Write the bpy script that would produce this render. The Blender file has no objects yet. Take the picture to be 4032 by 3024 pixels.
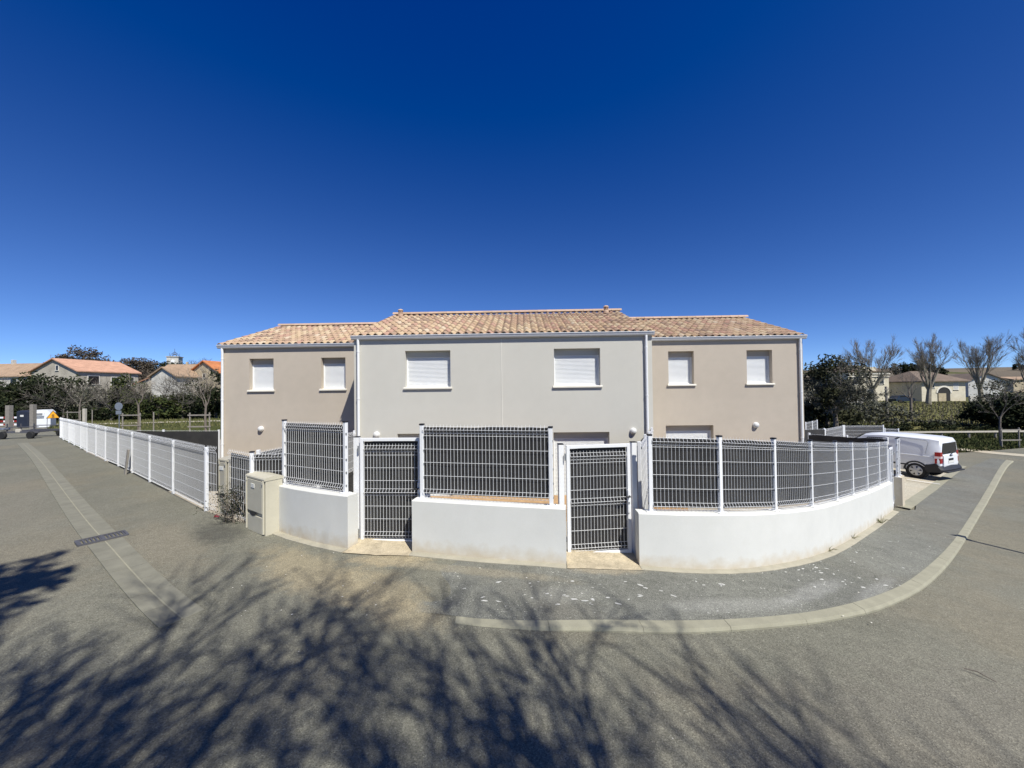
import bpy, bmesh, math, random
from mathutils import Vector, Matrix, noise
from mathutils.geometry import delaunay_2d_cdt
rad = math.radians
SC = bpy.context.scene
COL = SC.collection

# ------------------------------------------------------------------ camera
CAM_H = 2.35
F_PX, CX, CY = 1514.0, 2016.0, 1512.0          # focal length and centre of a 4032 x 3024 frame
ROLL, PITCH = rad(.7), rad(.9)
cam = bpy.data.cameras.new('camera'); cam_o = bpy.data.objects.new('camera', cam); COL.objects.link(cam_o)
cam.sensor_width = 36; cam.lens = F_PX / 4032 * 36
cam.clip_start = .05; cam.clip_end = 3000
cam_o.matrix_world = Matrix.Translation((0, 0, CAM_H)) @ Matrix.Rotation(rad(90) + PITCH, 4, 'X') @ Matrix.Rotation(-ROLL, 4, 'Z')
SC.camera = cam_o

# ------------------------------------------------------------------ sky, sun, exposure
SUN_AZ, SUN_EL = rad(147), rad(53)              # azimuth clockwise from +Y: the sun stands behind the camera, to the right
w = bpy.data.worlds.new('World'); SC.world = w; w.use_nodes = True
nt = w.node_tree; nt.nodes.clear()
sky = nt.nodes.new('ShaderNodeTexSky'); sky.sky_type = 'NISHITA'; sky.sun_disc = False
sky.sun_elevation = SUN_EL; sky.sun_rotation = SUN_AZ
sky.altitude = 0; sky.air_density = .5; sky.dust_density = 0; sky.ozone_density = 8.0
bg = nt.nodes.new('ShaderNodeBackground'); bg.inputs[1].default_value = .092
wo = nt.nodes.new('ShaderNodeOutputWorld')
vs = nt.nodes.new('ShaderNodeVectorMath'); vs.operation = 'SUBTRACT'; vs.inputs[1].default_value = (.32, .31, -.36)      # the deep saturated blue of dry air
vm = nt.nodes.new('ShaderNodeVectorMath'); vm.operation = 'MAXIMUM'; vm.inputs[1].default_value = (0, 0, 0)
nt.links.new(sky.outputs[0], vs.inputs[0]); nt.links.new(vs.outputs[0], vm.inputs[0]); nt.links.new(vm.outputs[0], bg.inputs[0]); nt.links.new(bg.outputs[0], wo.inputs[0])
sun = bpy.data.lights.new('sun', 'SUN'); sun.energy = 4.2; sun.angle = rad(.72); sun.color = (1, .965, .88)
sun_o = bpy.data.objects.new('sun', sun); COL.objects.link(sun_o)
SDIR = Vector((math.sin(SUN_AZ) * math.cos(SUN_EL), math.cos(SUN_AZ) * math.cos(SUN_EL), math.sin(SUN_EL)))
sun_o.rotation_euler = SDIR.to_track_quat('Z', 'Y').to_euler()
SC.view_settings.view_transform = 'Standard'; SC.view_settings.look = 'None'
SC.view_settings.gamma = 1; SC.view_settings.exposure = 0.5
SC.view_settings.use_curve_mapping = False

# ------------------------------------------------------------------ terrain height
def tab(t, x):
    if x <= t[0][0]: return t[0][1]
    for (a, b), (c, d) in zip(t, t[1:]):
        if x <= c:
            return b + (d - b) * (x - a) / (c - a)
    return t[-1][1]
def sst(a, b, x):
    t = min(1, max(0, (x - a) / (b - a))); return t * t * (3 - 2 * t)
GX = [(-60, -.6), (-27, -.27), (-15, -.08), (-9, .0), (-6, .06), (-4, -.03), (-2.5, -.02), (-1, -.06), (.7, -.11), (1.8, -.22), (3, -.29),
      (4, -.36), (5, -.47), (6, -.6), (7, -.72), (8, -.84), (9.2, -.97), (10.2, -1.06), (11, -1.13), (15, -1.48), (18.6, -1.7), (30, -2.0), (60, -2.1)]
RISE_R = [(26, 0), (36, .1), (75, 1.15), (120, 4), (250, 15), (330, 17.5), (420, 16), (800, 10)]
RISE_L = [(30, 0), (48, 0), (80, 1.5), (150, 7), (300, 9), (800, 9)]
def G(x, y):
    b = (tab(GX, x - .25) + tab(GX, x) + tab(GX, x + .25)) / 3
    wr = sst(0, 24, x)
    return b + wr * tab(RISE_R, y) + (1 - wr) * tab(RISE_L, y)
def ray(px, py):
    u = (px - CX) / F_PX; v = -(py - CY) / F_PX
    a = u * math.cos(ROLL) + v * math.sin(ROLL); b = -u * math.sin(ROLL) + v * math.cos(ROLL)
    return Vector((a, math.cos(PITCH) - b * math.sin(PITCH), math.sin(PITCH) + b * math.cos(PITCH)))
def at(px, py, Y):
    r = ray(px, py); return Vector((0, 0, CAM_H)) + r * (Y / r.y)
def gnd(px, py):
    lo, hi = .5, 200
    for _ in range(60):
        m = (lo + hi) / 2; p = at(px, py, m)
        if p.z > G(p.x, p.y): lo = m
        else: hi = m
    return Vector((p.x, p.y))

# ------------------------------------------------------------------ materials
def ramp(nt, stops):
    r = nt.nodes.new('ShaderNodeValToRGB'); e = r.color_ramp.elements
    while len(e) > 1: e.remove(e[-1])
    e[0].position, e[0].color = stops[0][0], (*stops[0][1], 1)
    for p, c in stops[1:]:
        n = e.new(p); n.color = (*c, 1)
    return r
def base_mat(name, rough=.7, spec=.5, metal=0):
    m = bpy.data.materials.new(name); m.use_nodes = True
    b = m.node_tree.nodes['Principled BSDF']
    b.inputs['Roughness'].default_value = rough; b.inputs['Specular IOR Level'].default_value = spec
    b.inputs['Metallic'].default_value = metal
    return m, m.node_tree, b
def tex_co(nt, kind='Object'):
    t = nt.nodes.new('ShaderNodeTexCoord'); return t.outputs[kind]
def nz(nt, co, scale, detail=4, rough=.55):
    n = nt.nodes.new('ShaderNodeTexNoise'); n.inputs['Scale'].default_value = scale
    n.inputs['Detail'].default_value = detail; n.inputs['Roughness'].default_value = rough
    if co is not None: nt.links.new(co, n.inputs['Vector'])
    return n.outputs['Fac']
def bump(nt, b, h, strength, dist=.01):
    n = nt.nodes.new('ShaderNodeBump'); n.inputs['Strength'].default_value = strength; n.inputs['Distance'].default_value = dist
    nt.links.new(h, n.inputs['Height']); nt.links.new(n.outputs[0], b.inputs['Normal'])
def mixc(nt, fac, a, b, mode='MIX'):
    n = nt.nodes.new('ShaderNodeMix'); n.data_type = 'RGBA'; n.blend_type = mode
    for s, v in ((n.inputs[0], fac), (n.inputs[6], a), (n.inputs[7], b)):
        if isinstance(v, (int, float)): s.default_value = v
        elif isinstance(v, tuple): s.default_value = (*v, 1)
        else: nt.links.new(v, s)
    return n.outputs[2]
def mth(nt, op, a, b=0, c=None):
    n = nt.nodes.new('ShaderNodeMath'); n.operation = op
    for s, v in zip(n.inputs, (a, b, c)):
        if v is None: continue
        if isinstance(v, (int, float)): s.default_value = v
        else: nt.links.new(v, s)
    return n.outputs[0]
def mat(name, col, rough=.7, var=.12, scale=3, fine=60, bmp=.15, spec=.4, metal=0, dist=.004):
    m, nt, b = base_mat(name, rough, spec, metal)
    co = tex_co(nt)
    a = nz(nt, co, scale, 5); f = nz(nt, co, fine, 3)
    s = mth(nt, 'ADD', mth(nt, 'MULTIPLY', a, .65), mth(nt, 'MULTIPLY', f, .35))
    lo = tuple(c * (1 - 2 * var) for c in col); hi = tuple(min(1, c * (1 + 2 * var)) for c in col)
    r = ramp(nt, [(.2, lo), (.8, hi)]); nt.links.new(s, r.inputs[0]); nt.links.new(r.outputs[0], b.inputs['Base Color'])
    if bmp: bump(nt, b, f, bmp, dist)
    return m
def island_mat(name, stops, rough=.7, fine=30, amt=.12, spec=.3, obj=True, trans=0):
    m, nt, b = base_mat(name, rough, spec)
    g = nt.nodes.new('ShaderNodeNewGeometry'); v = g.outputs['Random Per Island']
    if obj:
        o = nt.nodes.new('ShaderNodeObjectInfo'); v = mth(nt, 'FRACT', mth(nt, 'ADD', v, o.outputs['Random']))
    r = ramp(nt, stops); nt.links.new(v, r.inputs[0])
    f = nz(nt, tex_co(nt), fine, 3)
    c = mixc(nt, amt * 2, r.outputs[0], f, 'SOFT_LIGHT')
    nt.links.new(c, b.inputs['Base Color'])
    return m

M = {}
M['white'] = mat('white_lacquer', (.80, .81, .82), .35, .02, 4, 40, .03)
M['pvc'] = mat('white_pvc', (.82, .83, .83), .4, .02, 4, 40, .03)
M['zinc'] = mat('gutter_pvc', (.62, .63, .65), .4, .03, 4, 40, .03)
M['black'] = mat('black_plastic', (.02, .02, .022), .5, .1)
M['steel'] = mat('galvanised', (.45, .46, .46), .4, .1, metal=.8)
M['ghost'] = mat('grey_metal', (.22, .23, .24), .5, .1)
M['cabinet'] = mat('cabinet_beige', (.52, .49, .39), .55, .05, 5, 80, .05)
M['cabinet2'] = mat('cabinet_grey_beige', (.42, .39, .31), .6, .06, 5, 80, .05)
M['dark'] = mat('dark_void', (.03, .03, .03), .9, .1)
M['wood'] = mat('planed_wood', (.42, .27, .14), .7, .18, 6, 50)
M['oldwood'] = mat('weathered_wood', (.24, .22, .19), .85, .2, 8, 60, .4)
M['stone_post'] = mat('pale_stone_post', (.52, .48, .4), .85, .12, 6, 50, .4)
M['rubber'] = mat('tyre', (.018, .018, .018), .8, .1)
M['glass'] = mat('dark_glass', (.012, .014, .017), .1, .05, bmp=0, spec=.35)
M['carpaint'] = mat('van_white_paint', (.78, .8, .83), .22, .01, 1, 20, 0, .6)
M['bumper'] = mat('van_black_plastic', (.025, .026, .03), .55, .1)
M['alloy'] = mat('wheel_silver', (.5, .51, .53), .35, .06, metal=.5)
M['redlamp'] = mat('red_lamp', (.28, .012, .012), .2, .1, spec=.5)
M['clearlamp'] = mat('clear_lamp', (.7, .55, .55), .2, .05)
M['plate'] = mat('plate_white', (.7, .7, .66), .4, .03)
M['lampglobe'] = mat('opal_globe', (.66, .66, .64), .3, .02, bmp=0)

def wall_mat(name, col, streak=.05, grain=.4):
    m, nt, b = base_mat(name, .92, .15)
    co = tex_co(nt)
    big = nz(nt, co, .45, 4); mid = nz(nt, co, 3.5, 5); f = nz(nt, co, 75, 4, .8)
    s = mth(nt, 'ADD', mth(nt, 'MULTIPLY', big, .45), mth(nt, 'ADD', mth(nt, 'MULTIPLY', mid, .2), mth(nt, 'MULTIPLY', f, .35)))
    r = ramp(nt, [(.36, tuple(c * (1 - streak * 2) for c in col)), (.7, tuple(min(1, c * (1 + streak * 2)) for c in col))])
    nt.links.new(s, r.inputs[0]); nt.links.new(r.outputs[0], b.inputs['Base Color'])
    bump(nt, b, f, grain, .004)
    return m
M['render_beige'] = wall_mat('render_pinkish_beige', (.495, .435, .36), .05)
M['render_grey'] = wall_mat('render_light_grey', (.555, .54, .485), .03)
M['render_joint'] = wall_mat('render_joint', (.68, .66, .6), .03)
M['sill'] = mat('cream_sill', (.72, .69, .61), .8, .05)

def low_wall_mat():
    m, nt, b = base_mat('white_render_wall', .9, .15)
    co = tex_co(nt, 'UV'); obj = tex_co(nt)
    f = nz(nt, obj, 85, 4, .8); mid = nz(nt, obj, 1.6, 6, .65)
    uvs = nt.nodes.new('ShaderNodeSeparateXYZ'); nt.links.new(co, uvs.inputs[0])   # v = height above the footing, metres
    splash = nt.nodes.new('ShaderNodeMapRange'); splash.inputs[1].default_value = .02; splash.inputs[2].default_value = .22
    splash.inputs[3].default_value = 1; splash.inputs[4].default_value = 0
    h = mth(nt, 'ADD', uvs.outputs[1], mth(nt, 'MULTIPLY', mth(nt, 'SUBTRACT', nz(nt, obj, 6, 6), .5), .3))
    nt.links.new(h, splash.inputs[0])
    body = ramp(nt, [(.3, (.61, .612, .575)), (.7, (.71, .71, .67))])
    nt.links.new(mth(nt, 'ADD', mth(nt, 'MULTIPLY', mid, .6), mth(nt, 'MULTIPLY', f, .4)), body.inputs[0])
    c = mixc(nt, mth(nt, 'MULTIPLY', splash.outputs[0], .75), body.outputs[0], (.50, .42, .29))
    nt.links.new(c, b.inputs['Base Color']); bump(nt, b, f, .4, .004)
    return m
M['lowwall'] = low_wall_mat()
M['footing'] = mat('concrete_footing', (.34, .315, .245), .95, .12, 5, 60, .5)
M['kerb'] = mat('concrete_kerb', (.295, .283, .212), .95, .12, 5, 90, .5)
M['channel'] = mat('concrete_channel', (.2, .194, .152), .95, .16, 4, 90, .4)
M['iron'] = mat('cast_iron', (.09, .09, .1), .6, .15)

def asphalt(name, lo, hi, patch, speck=0, dust=(.3, .27, .2), blobs=(), speck_col=(.62, .6, .56)):
    m, nt, b = base_mat(name, .93, .2)
    co = tex_co(nt)
    fine = nz(nt, co, 95, 5, .8); mid = nz(nt, co, 7, 6, .7); big = nz(nt, co, .5, 4)
    vo = nt.nodes.new('ShaderNodeTexVoronoi'); vo.inputs['Scale'].default_value = 120; nt.links.new(co, vo.inputs['Vector'])
    s = mth(nt, 'ADD', mth(nt, 'MULTIPLY', fine, .55), mth(nt, 'ADD', mth(nt, 'MULTIPLY', mid, .2), mth(nt, 'MULTIPLY', big, .25)))
    r = ramp(nt, [(.36, lo), (.64, hi)]); nt.links.new(s, r.inputs[0])
    c = r.outputs[0]
    pr = ramp(nt, [(.48, (0, 0, 0)), (.66, (1, 1, 1))]); nt.links.new(nz(nt, co, .8, 6, .65), pr.inputs[0])
    c = mixc(nt, mth(nt, 'MULTIPLY', pr.outputs[0], .5), c, patch)
    p2 = ramp(nt, [(.5, (0, 0, 0)), (.62, (1, 1, 1))]); nt.links.new(nz(nt, co, .33, 5, .6), p2.inputs[0])
    c = mixc(nt, mth(nt, 'MULTIPLY', p2.outputs[0], .45), c, tuple(a_ * b_ for a_, b_ in zip(patch, (1.09, 1.0, .9))))
    p3 = ramp(nt, [(.55, (0, 0, 0)), (.6, (1, 1, 1))]); nt.links.new(nz(nt, co, 1.7, 7, .75), p3.inputs[0])
    c = mixc(nt, mth(nt, 'MULTIPLY', p3.outputs[0], .3), c, tuple(a_ * .72 for a_ in patch))
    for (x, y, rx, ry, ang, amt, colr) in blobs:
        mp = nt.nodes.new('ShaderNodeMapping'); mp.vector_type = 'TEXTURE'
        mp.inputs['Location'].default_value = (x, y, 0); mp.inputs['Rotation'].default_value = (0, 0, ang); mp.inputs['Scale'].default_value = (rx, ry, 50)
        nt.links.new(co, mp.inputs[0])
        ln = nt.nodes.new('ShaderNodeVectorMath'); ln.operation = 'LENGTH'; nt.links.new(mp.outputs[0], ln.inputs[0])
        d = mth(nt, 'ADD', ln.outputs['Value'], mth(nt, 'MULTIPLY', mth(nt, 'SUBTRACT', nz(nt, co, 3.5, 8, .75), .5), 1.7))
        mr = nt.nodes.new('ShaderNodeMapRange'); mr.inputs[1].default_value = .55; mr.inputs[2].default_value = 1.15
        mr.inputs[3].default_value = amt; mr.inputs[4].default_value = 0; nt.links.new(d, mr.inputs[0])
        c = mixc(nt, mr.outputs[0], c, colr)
    if speck:
        for sc, th, k in ((7, .06, .8), (24, .12, .7), (2.3, .035, .7)):
            v2 = nt.nodes.new('ShaderNodeTexVoronoi'); v2.inputs['Scale'].default_value = sc; v2.inputs['Randomness'].default_value = 1
            wv = nt.nodes.new('ShaderNodeMix'); wv.data_type = 'VECTOR'; wv.inputs[0].default_value = .06
            nn = nt.nodes.new('ShaderNodeTexNoise'); nn.inputs['Scale'].default_value = 14; nt.links.new(co, nn.inputs['Vector'])
            nt.links.new(co, wv.inputs[4]); nt.links.new(nn.outputs['Color'], wv.inputs[5]); nt.links.new(wv.outputs[1], v2.inputs['Vector'])
            msk = mth(nt, 'LESS_THAN', v2.outputs['Distance'], th * speck)
            gate = mth(nt, 'GREATER_THAN', nz(nt, co, 1.1, 3), .5)
            c = mixc(nt, mth(nt, 'MULTIPLY', mth(nt, 'MULTIPLY', msk, gate), k), c, speck_col)
    sep = nt.nodes.new('ShaderNodeSeparateColor'); nt.links.new(vo.outputs['Color'], sep.inputs[0])          # single chippings, light and dark
    ag = ramp(nt, [(0, (.55, .55, .55)), (.3, (.86, .86, .86)), (.7, (1.08, 1.08, 1.08)), (.93, (1.3, 1.3, 1.28)), (1, (1.75, 1.75, 1.7))]); nt.links.new(sep.outputs[0], ag.inputs[0])
    c = mixc(nt, .8, c, ag.outputs[0], 'MULTIPLY')
    ag2 = ramp(nt, [(.35, (.86, .86, .86)), (.65, (1.14, 1.14, 1.14))]); nt.links.new(nz(nt, co, 9, 6, .8), ag2.inputs[0])
    c = mixc(nt, .7, c, ag2.outputs[0], 'MULTIPLY')
    nt.links.new(c, b.inputs['Base Color'])
    bump(nt, b, mth(nt, 'ADD', mth(nt, 'MULTIPLY', vo.outputs['Distance'], .6), mth(nt, 'MULTIPLY', fine, .6)), .55, .008)
    return m
SAND = (.345, .292, .187)
SAND_SPOTS = [(-2.75, 5.15, 1.3, .42, rad(-35), .6, SAND), (-1.7, 4.72, .85, .42, rad(-38), .6, SAND), (-1.2, 4.2, .55, .3, rad(-30), .45, SAND), (-1.75, 5.5, .6, .22, 0, .7, (.4, .33, .21)),
              (1.25, 5.3, .55, .14, rad(8), .6, (.36, .31, .22)), (-.6, 5.2, 1.4, .12, rad(-12), .45, (.3, .265, .19))]
M['road'] = asphalt('road_asphalt', (.118, .115, .091), (.218, .213, .17), (.2, .192, .152), .4,
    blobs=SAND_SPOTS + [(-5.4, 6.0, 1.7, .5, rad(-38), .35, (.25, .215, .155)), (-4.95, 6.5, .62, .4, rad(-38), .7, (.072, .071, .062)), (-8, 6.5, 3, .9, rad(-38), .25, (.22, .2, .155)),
           (3.5, 2.6, 3, 1.2, rad(10), .2, (.16, .135, .12)), (-12, 9, 4, .8, rad(-38), .3, (.22, .2, .16))])
M['pavement'] = asphalt('pavement_asphalt', (.082, .084, .072), (.265, .266, .232), (.15, .152, .138), 1.0,
    blobs=SAND_SPOTS + [(3.9, 5.05, .9, .14, rad(30), .3, (.4, .4, .38)), (4.9, 5.25, .9, .1, rad(35), .25, (.42, .42, .4)), (2.6, 4.6, 1.0, .15, rad(8), .3, (.36, .36, .33)), (.6, 4.6, .5, .2, rad(8), .3, (.34, .34, .3))])
M['bay'] = asphalt('bay_concrete', (.40, .37, .29), (.54, .50, .40), (.44, .39, .29))
M['paint'] = mat('road_paint', (.75, .75, .73), .8, .08, 5, 60)
M['soil'] = mat('sandy_soil', (.47, .40, .28), .97, .28, 6, 45, .8, dist=.02)
M['gravel'] = mat('garden_gravel', (.36, .32, .26), .97, .2, 5, 60, .8, dist=.02)

def ground_mat():
    m, nt, b = base_mat('grass_and_earth', .97, .1)
    co = tex_co(nt)
    s = mth(nt, 'ADD', mth(nt, 'MULTIPLY', nz(nt, co, .12, 5), .55), mth(nt, 'MULTIPLY', nz(nt, co, 4, 6, .75), .45))
    r = ramp(nt, [(.36, (.045, .06, .022)), (.5, (.085, .095, .035)), (.62, (.15, .125, .065)), (.75, (.1, .085, .05))])
    nt.links.new(s, r.inputs[0]); nt.links.new(r.outputs[0], b.inputs['Base Color'])
    bump(nt, b, nz(nt, co, 6, 6, .8), 1, .15)
    return m
M['ground'] = ground_mat()
M['field'] = mat('vineyard_grass', (.15, .14, .045), .95, .3, 1.5, 12, 1, dist=.1)
M['hill'] = mat('dry_hillside', (.13, .105, .07), .97, .3, .05, 1.2, .5, dist=.3)
M['lawn'] = mat('lawn', (.07, .095, .03), .95, .3, 1.5, 25, 1, dist=.05)

def screen_mat():
    m, nt, b = base_mat('black_privacy_mesh', .75, .25)
    co = tex_co(nt, 'UV')
    wv = nt.nodes.new('ShaderNodeTexWave'); wv.inputs['Scale'].default_value = 60; wv.bands_direction = 'Y'; nt.links.new(co, wv.inputs['Vector'])
    s = mth(nt, 'ADD', mth(nt, 'MULTIPLY', wv.outputs['Fac'], .3), mth(nt, 'MULTIPLY', nz(nt, co, 3, 5), .7))
    r = ramp(nt, [(.25, (.024, .0245, .026)), (.75, (.054, .052, .049))]); nt.links.new(s, r.inputs[0]); nt.links.new(r.outputs[0], b.inputs['Base Color'])
    return m
M['screen'] = screen_mat()
TILE_STOPS = [(0, (.41, .295, .195)), (.16, (.485, .365, .24)), (.32, (.43, .30, .21)), (.46, (.50, .395, .27)), (.58, (.41, .26, .195)),
              (.70, (.335, .235, .17)), (.80, (.455, .33, .23)), (.90, (.285, .205, .155)), (.96, (.52, .425, .315))]
def tile_mat():
    m = island_mat('clay_tiles', TILE_STOPS, .85, 18, .3, .2)
    for e in m.node_tree.nodes:
        if e.type == 'VALTORGB': e.color_ramp.interpolation = 'CONSTANT'
    return m
M['tile'] = tile_mat()
M['ridge'] = island_mat('ridge_clay', [(0, (.45, .31, .225)), (.5, (.50, .36, .265)), (1, (.41, .29, .2))], .85, 18, .2)

# ------------------------------------------------------------------ mesh helper
WM = {}
class MB:
    def __init__(s): s.v, s.f, s.uv = [], [], {}
    def add(s, vs, fs):
        o = len(s.v); s.v += [Vector(p) for p in vs]; s.f += [tuple(i + o for i in f) for f in fs]; return s
    def box(s, c, d, m=None, bev=0):
        x, y, z = (a / 2 for a in d); c = Vector(c)
        if not bev:
            vs = [(-x, -y, -z), (x, -y, -z), (x, y, -z), (-x, y, -z), (-x, -y, z), (x, -y, z), (x, y, z), (-x, y, z)]
            fs = [(0, 3, 2, 1), (4, 5, 6, 7), (0, 1, 5, 4), (1, 2, 6, 5), (2, 3, 7, 6), (3, 0, 4, 7)]
        else:
            bm = bmesh.new(); bmesh.ops.create_cube(bm, size=1); bmesh.ops.scale(bm, vec=d, verts=bm.verts)
            bmesh.ops.bevel(bm, geom=bm.edges[:], offset=bev, segments=2, affect='EDGES', profile=.5)
            bm.verts.ensure_lookup_table(); bm.verts.index_update()
            vs = [v.co.copy() for v in bm.verts]; fs = [tuple(v.index for v in f.verts) for f in bm.faces]; bm.free()
        vs = [Vector(p) for p in vs]
        if m is not None: vs = [m @ p for p in vs]
        return s.add([p + c for p in vs], fs)
    def bar(s, a, b, w_, h, up=(0, 0, 1)):
        a, b = Vector(a), Vector(b); t = (b - a).normalized(); up = Vector(up)
        if abs(t.dot(up)) > .95: up = Vector((0, 1, 0))
        x = t.cross(up).normalized() * w_ / 2; z = x.cross(t).normalized() * h / 2
        vs = [p + i * x + j * z for p in (a, b) for i, j in ((-1, -1), (1, -1), (1, 1), (-1, 1))]
        return s.add(vs, [(3, 2, 1, 0), (4, 5, 6, 7), (0, 1, 5, 4), (1, 2, 6, 5), (2, 3, 7, 6), (3, 0, 4, 7)])
    def tube(s, pts, r, n=6, cap=True):
        pts = [Vector(p) for p in pts]; r = r if isinstance(r, (list, tuple)) else [r] * len(pts)
        o = len(s.v); ref = None
        for i, p in enumerate(pts):
            t = (pts[min(i + 1, len(pts) - 1)] - pts[max(i - 1, 0)])
            t = t.normalized() if t.length > 1e-9 else Vector((0, 0, 1))
            if ref is None: ref = Vector((1, 0, 0)) if abs(t.x) < .9 else Vector((0, 1, 0))
            x = (ref - t * ref.dot(t)); x = x.normalized() if x.length > 1e-6 else t.orthogonal().normalized()
            ref = x; y = t.cross(x)
            s.v += [p + (x * math.cos(k * math.tau / n) + y * math.sin(k * math.tau / n)) * r[i] for k in range(n)]
        for i in range(len(pts) - 1):
            for k in range(n):
                a, b = o + i * n + k, o + i * n + (k + 1) % n
                s.f.append((a, b, b + n, a + n))
        if cap:
            s.f.append(tuple(o + k for k in reversed(range(n)))); e = o + (len(pts) - 1) * n; s.f.append(tuple(e + k for k in range(n)))
        return s
    def lathe(s, c, prof, n=16, m=None):
        c = Vector(c); o = len(s.v)
        for (r, z) in prof:
            for k in range(n):
                p = Vector((r * math.cos(k * math.tau / n), r * math.sin(k * math.tau / n), z))
                s.v.append((m @ p if m else p) + c)
        for i in range(len(prof) - 1):
            for k in range(n):
                a, b = o + i * n + k, o + i * n + (k + 1) % n; s.f.append((a, b, b + n, a + n))
        s.f.append(tuple(o + k for k in reversed(range(n)))); e = o + (len(prof) - 1) * n; s.f.append(tuple(e + k for k in range(n)))
        return s
    def loft(s, rings, close=True, cap=True):
        n = len(rings[0]); o = len(s.v)
        for r in rings: s.v += [Vector(p) for p in r]
        for i in range(len(rings) - 1):
            for k in range(n if close else n - 1):
                a, b = o + i * n + k, o + i * n + (k + 1) % n; s.f.append((a, b, b + n, a + n))
        if cap and close:
            s.f.append(tuple(o + k for k in reversed(range(n)))); e = o + (len(rings) - 1) * n; s.f.append(tuple(e + k for k in range(n)))
        return s
    def prism(s, poly, z0, z1):
        n = len(poly)
        zf = lambda z, p: z(p[0], p[1]) if callable(z) else z
        return s.loft([[(p[0], p[1], zf(z0, p)) for p in poly], [(p[0], p[1], zf(z1, p)) for p in poly]])
    def mesh(s, name, mats, smooth=False):
        me = bpy.data.meshes.new(name); me.from_pydata([tuple(p) for p in s.v], [], s.f)
        for m in (mats if isinstance(mats, (list, tuple)) else [mats]): me.materials.append(m)
        if s.uv:
            u = me.uv_layers.new(name='UV')
            for l in me.loops: u.data[l.index].uv = s.uv.get(l.vertex_index, (0, 0))
        if smooth: me.polygons.foreach_set('use_smooth', [True] * len(me.polygons))
        me.update(); return me
    def build(s, name, mats, parent=None, smooth=False, local=False):
        if parent is not None and not local:
            inv = WM[parent.name].inverted(); s.v = [inv @ p for p in s.v]
        me = s.mesh(name, mats, smooth)
        o = bpy.data.objects.new(name, me); COL.objects.link(o)
        if parent is not None: o.parent = parent; WM[o.name] = WM[parent.name]
        else: WM[o.name] = Matrix.Identity(4)
        if smooth:
            bm = bmesh.new(); bm.from_mesh(me)
            for e in bm.edges:
                if len(e.link_faces) == 2 and e.calc_face_angle(0) > rad(38): e.smooth = False
            bm.to_mesh(me); bm.free()
        return o
def tag(o, label, cat=None, group=None, kind=None):
    if label: o['label'] = label
    if cat: o['category'] = cat
    if group: o['group'] = group
    if kind: o['kind'] = kind
    return o
def thing(name, label, cat, loc, rz=0, group=None):
    o = bpy.data.objects.new(name, None); COL.objects.link(o); o.empty_display_size = .2
    o.location = loc; o.rotation_euler = (0, 0, rz)
    WM[o.name] = Matrix.Translation(loc) @ Matrix.Rotation(rz, 4, 'Z')
    return tag(o, label, cat, group)
def part_empty(name, parent):
    o = bpy.data.objects.new(name, None); COL.objects.link(o); o.parent = parent; WM[o.name] = WM[parent.name]; return o
def piece(name, me, parent, loc, rot=(0, 0, 0), scale=(1, 1, 1)):
    o = bpy.data.objects.new(name, me); COL.objects.link(o); o.parent = parent; o.location = loc; o.rotation_euler = rot; o.scale = scale; return o
def sheet(name, poly, zf, step, m, holes=()):
    """A surface over a polygon that follows the terrain, cut into cells of about `step`."""
    vs, es = [], []
    for lp in (poly, *holes):
        n0 = len(vs); pts = []
        for a, b in zip(lp, list(lp[1:]) + [lp[0]]):
            a, b = Vector(a[:2]), Vector(b[:2]); k = max(1, int((b - a).length / step))
            pts += [a.lerp(b, i / k) for i in range(k)]
        vs += pts; es += [(n0 + i, n0 + (i + 1) % len(pts)) for i in range(len(pts))]
    def inside(p, lp):
        c = False
        for a, b in zip(lp, list(lp[1:]) + [lp[0]]):
            if (a[1] > p[1]) != (b[1] > p[1]) and p[0] < (b[0] - a[0]) * (p[1] - a[1]) / (b[1] - a[1]) + a[0]: c = not c
        return c
    x0, x1 = min(p[0] for p in poly), max(p[0] for p in poly); y0, y1 = min(p[1] for p in poly), max(p[1] for p in poly)
    y = y0 + step / 2
    while y < y1:
        x = x0 + step / 2
        while x < x1:
            if inside((x, y), poly) and not any(inside((x, y), h) for h in holes): vs.append(Vector((x, y)))
            x += step
        y += step
    V, _, Fc, *_r = delaunay_2d_cdt(vs, es, [], 1 if not holes else 2, 1e-5)
    mb = MB()
    fs = [tuple(f) for f in Fc]
    if holes:
        fs = [f for f in fs if (lambda c: inside(c, poly) and not any(inside(c, h) for h in holes))(sum((V[i] for i in f), Vector((0, 0))) / len(f))]
    mb.add([(p.x, p.y, zf(p.x, p.y)) for p in V], fs)
    bm_up = []
    for f in mb.f:
        a, b, c = (mb.v[i] for i in f[:3])
        bm_up.append(f if (b - a).cross(c - a).z > 0 else tuple(reversed(f)))
    mb.f = bm_up
    return mb.build(name, m, None, True)
def dense(pts, step):
    out = []
    for a, b in zip(pts, pts[1:]):
        a, b = Vector(a), Vector(b); k = max(1, round((b - a).length / step))
        out += [a.lerp(b, i / k) for i in range(k)]
    return out + [Vector(pts[-1])]
def smooth_line(pts, it=2):
    for _ in range(it):
        q = [pts[0]]
        for a, b in zip(pts, pts[1:]):
            a, b = Vector(a), Vector(b); q += [a.lerp(b, .25), a.lerp(b, .75)]
        pts = q + [pts[-1]]
    return [Vector(p) for p in pts]
def offset(pts, d):
    out = []
    for i, p in enumerate(pts):
        t = (Vector(pts[min(i + 1, len(pts) - 1)][:2]) - Vector(pts[max(i - 1, 0)][:2])).normalized()
        out.append(Vector((p[0] - t.y * d, p[1] + t.x * d)))
    return out

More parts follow.
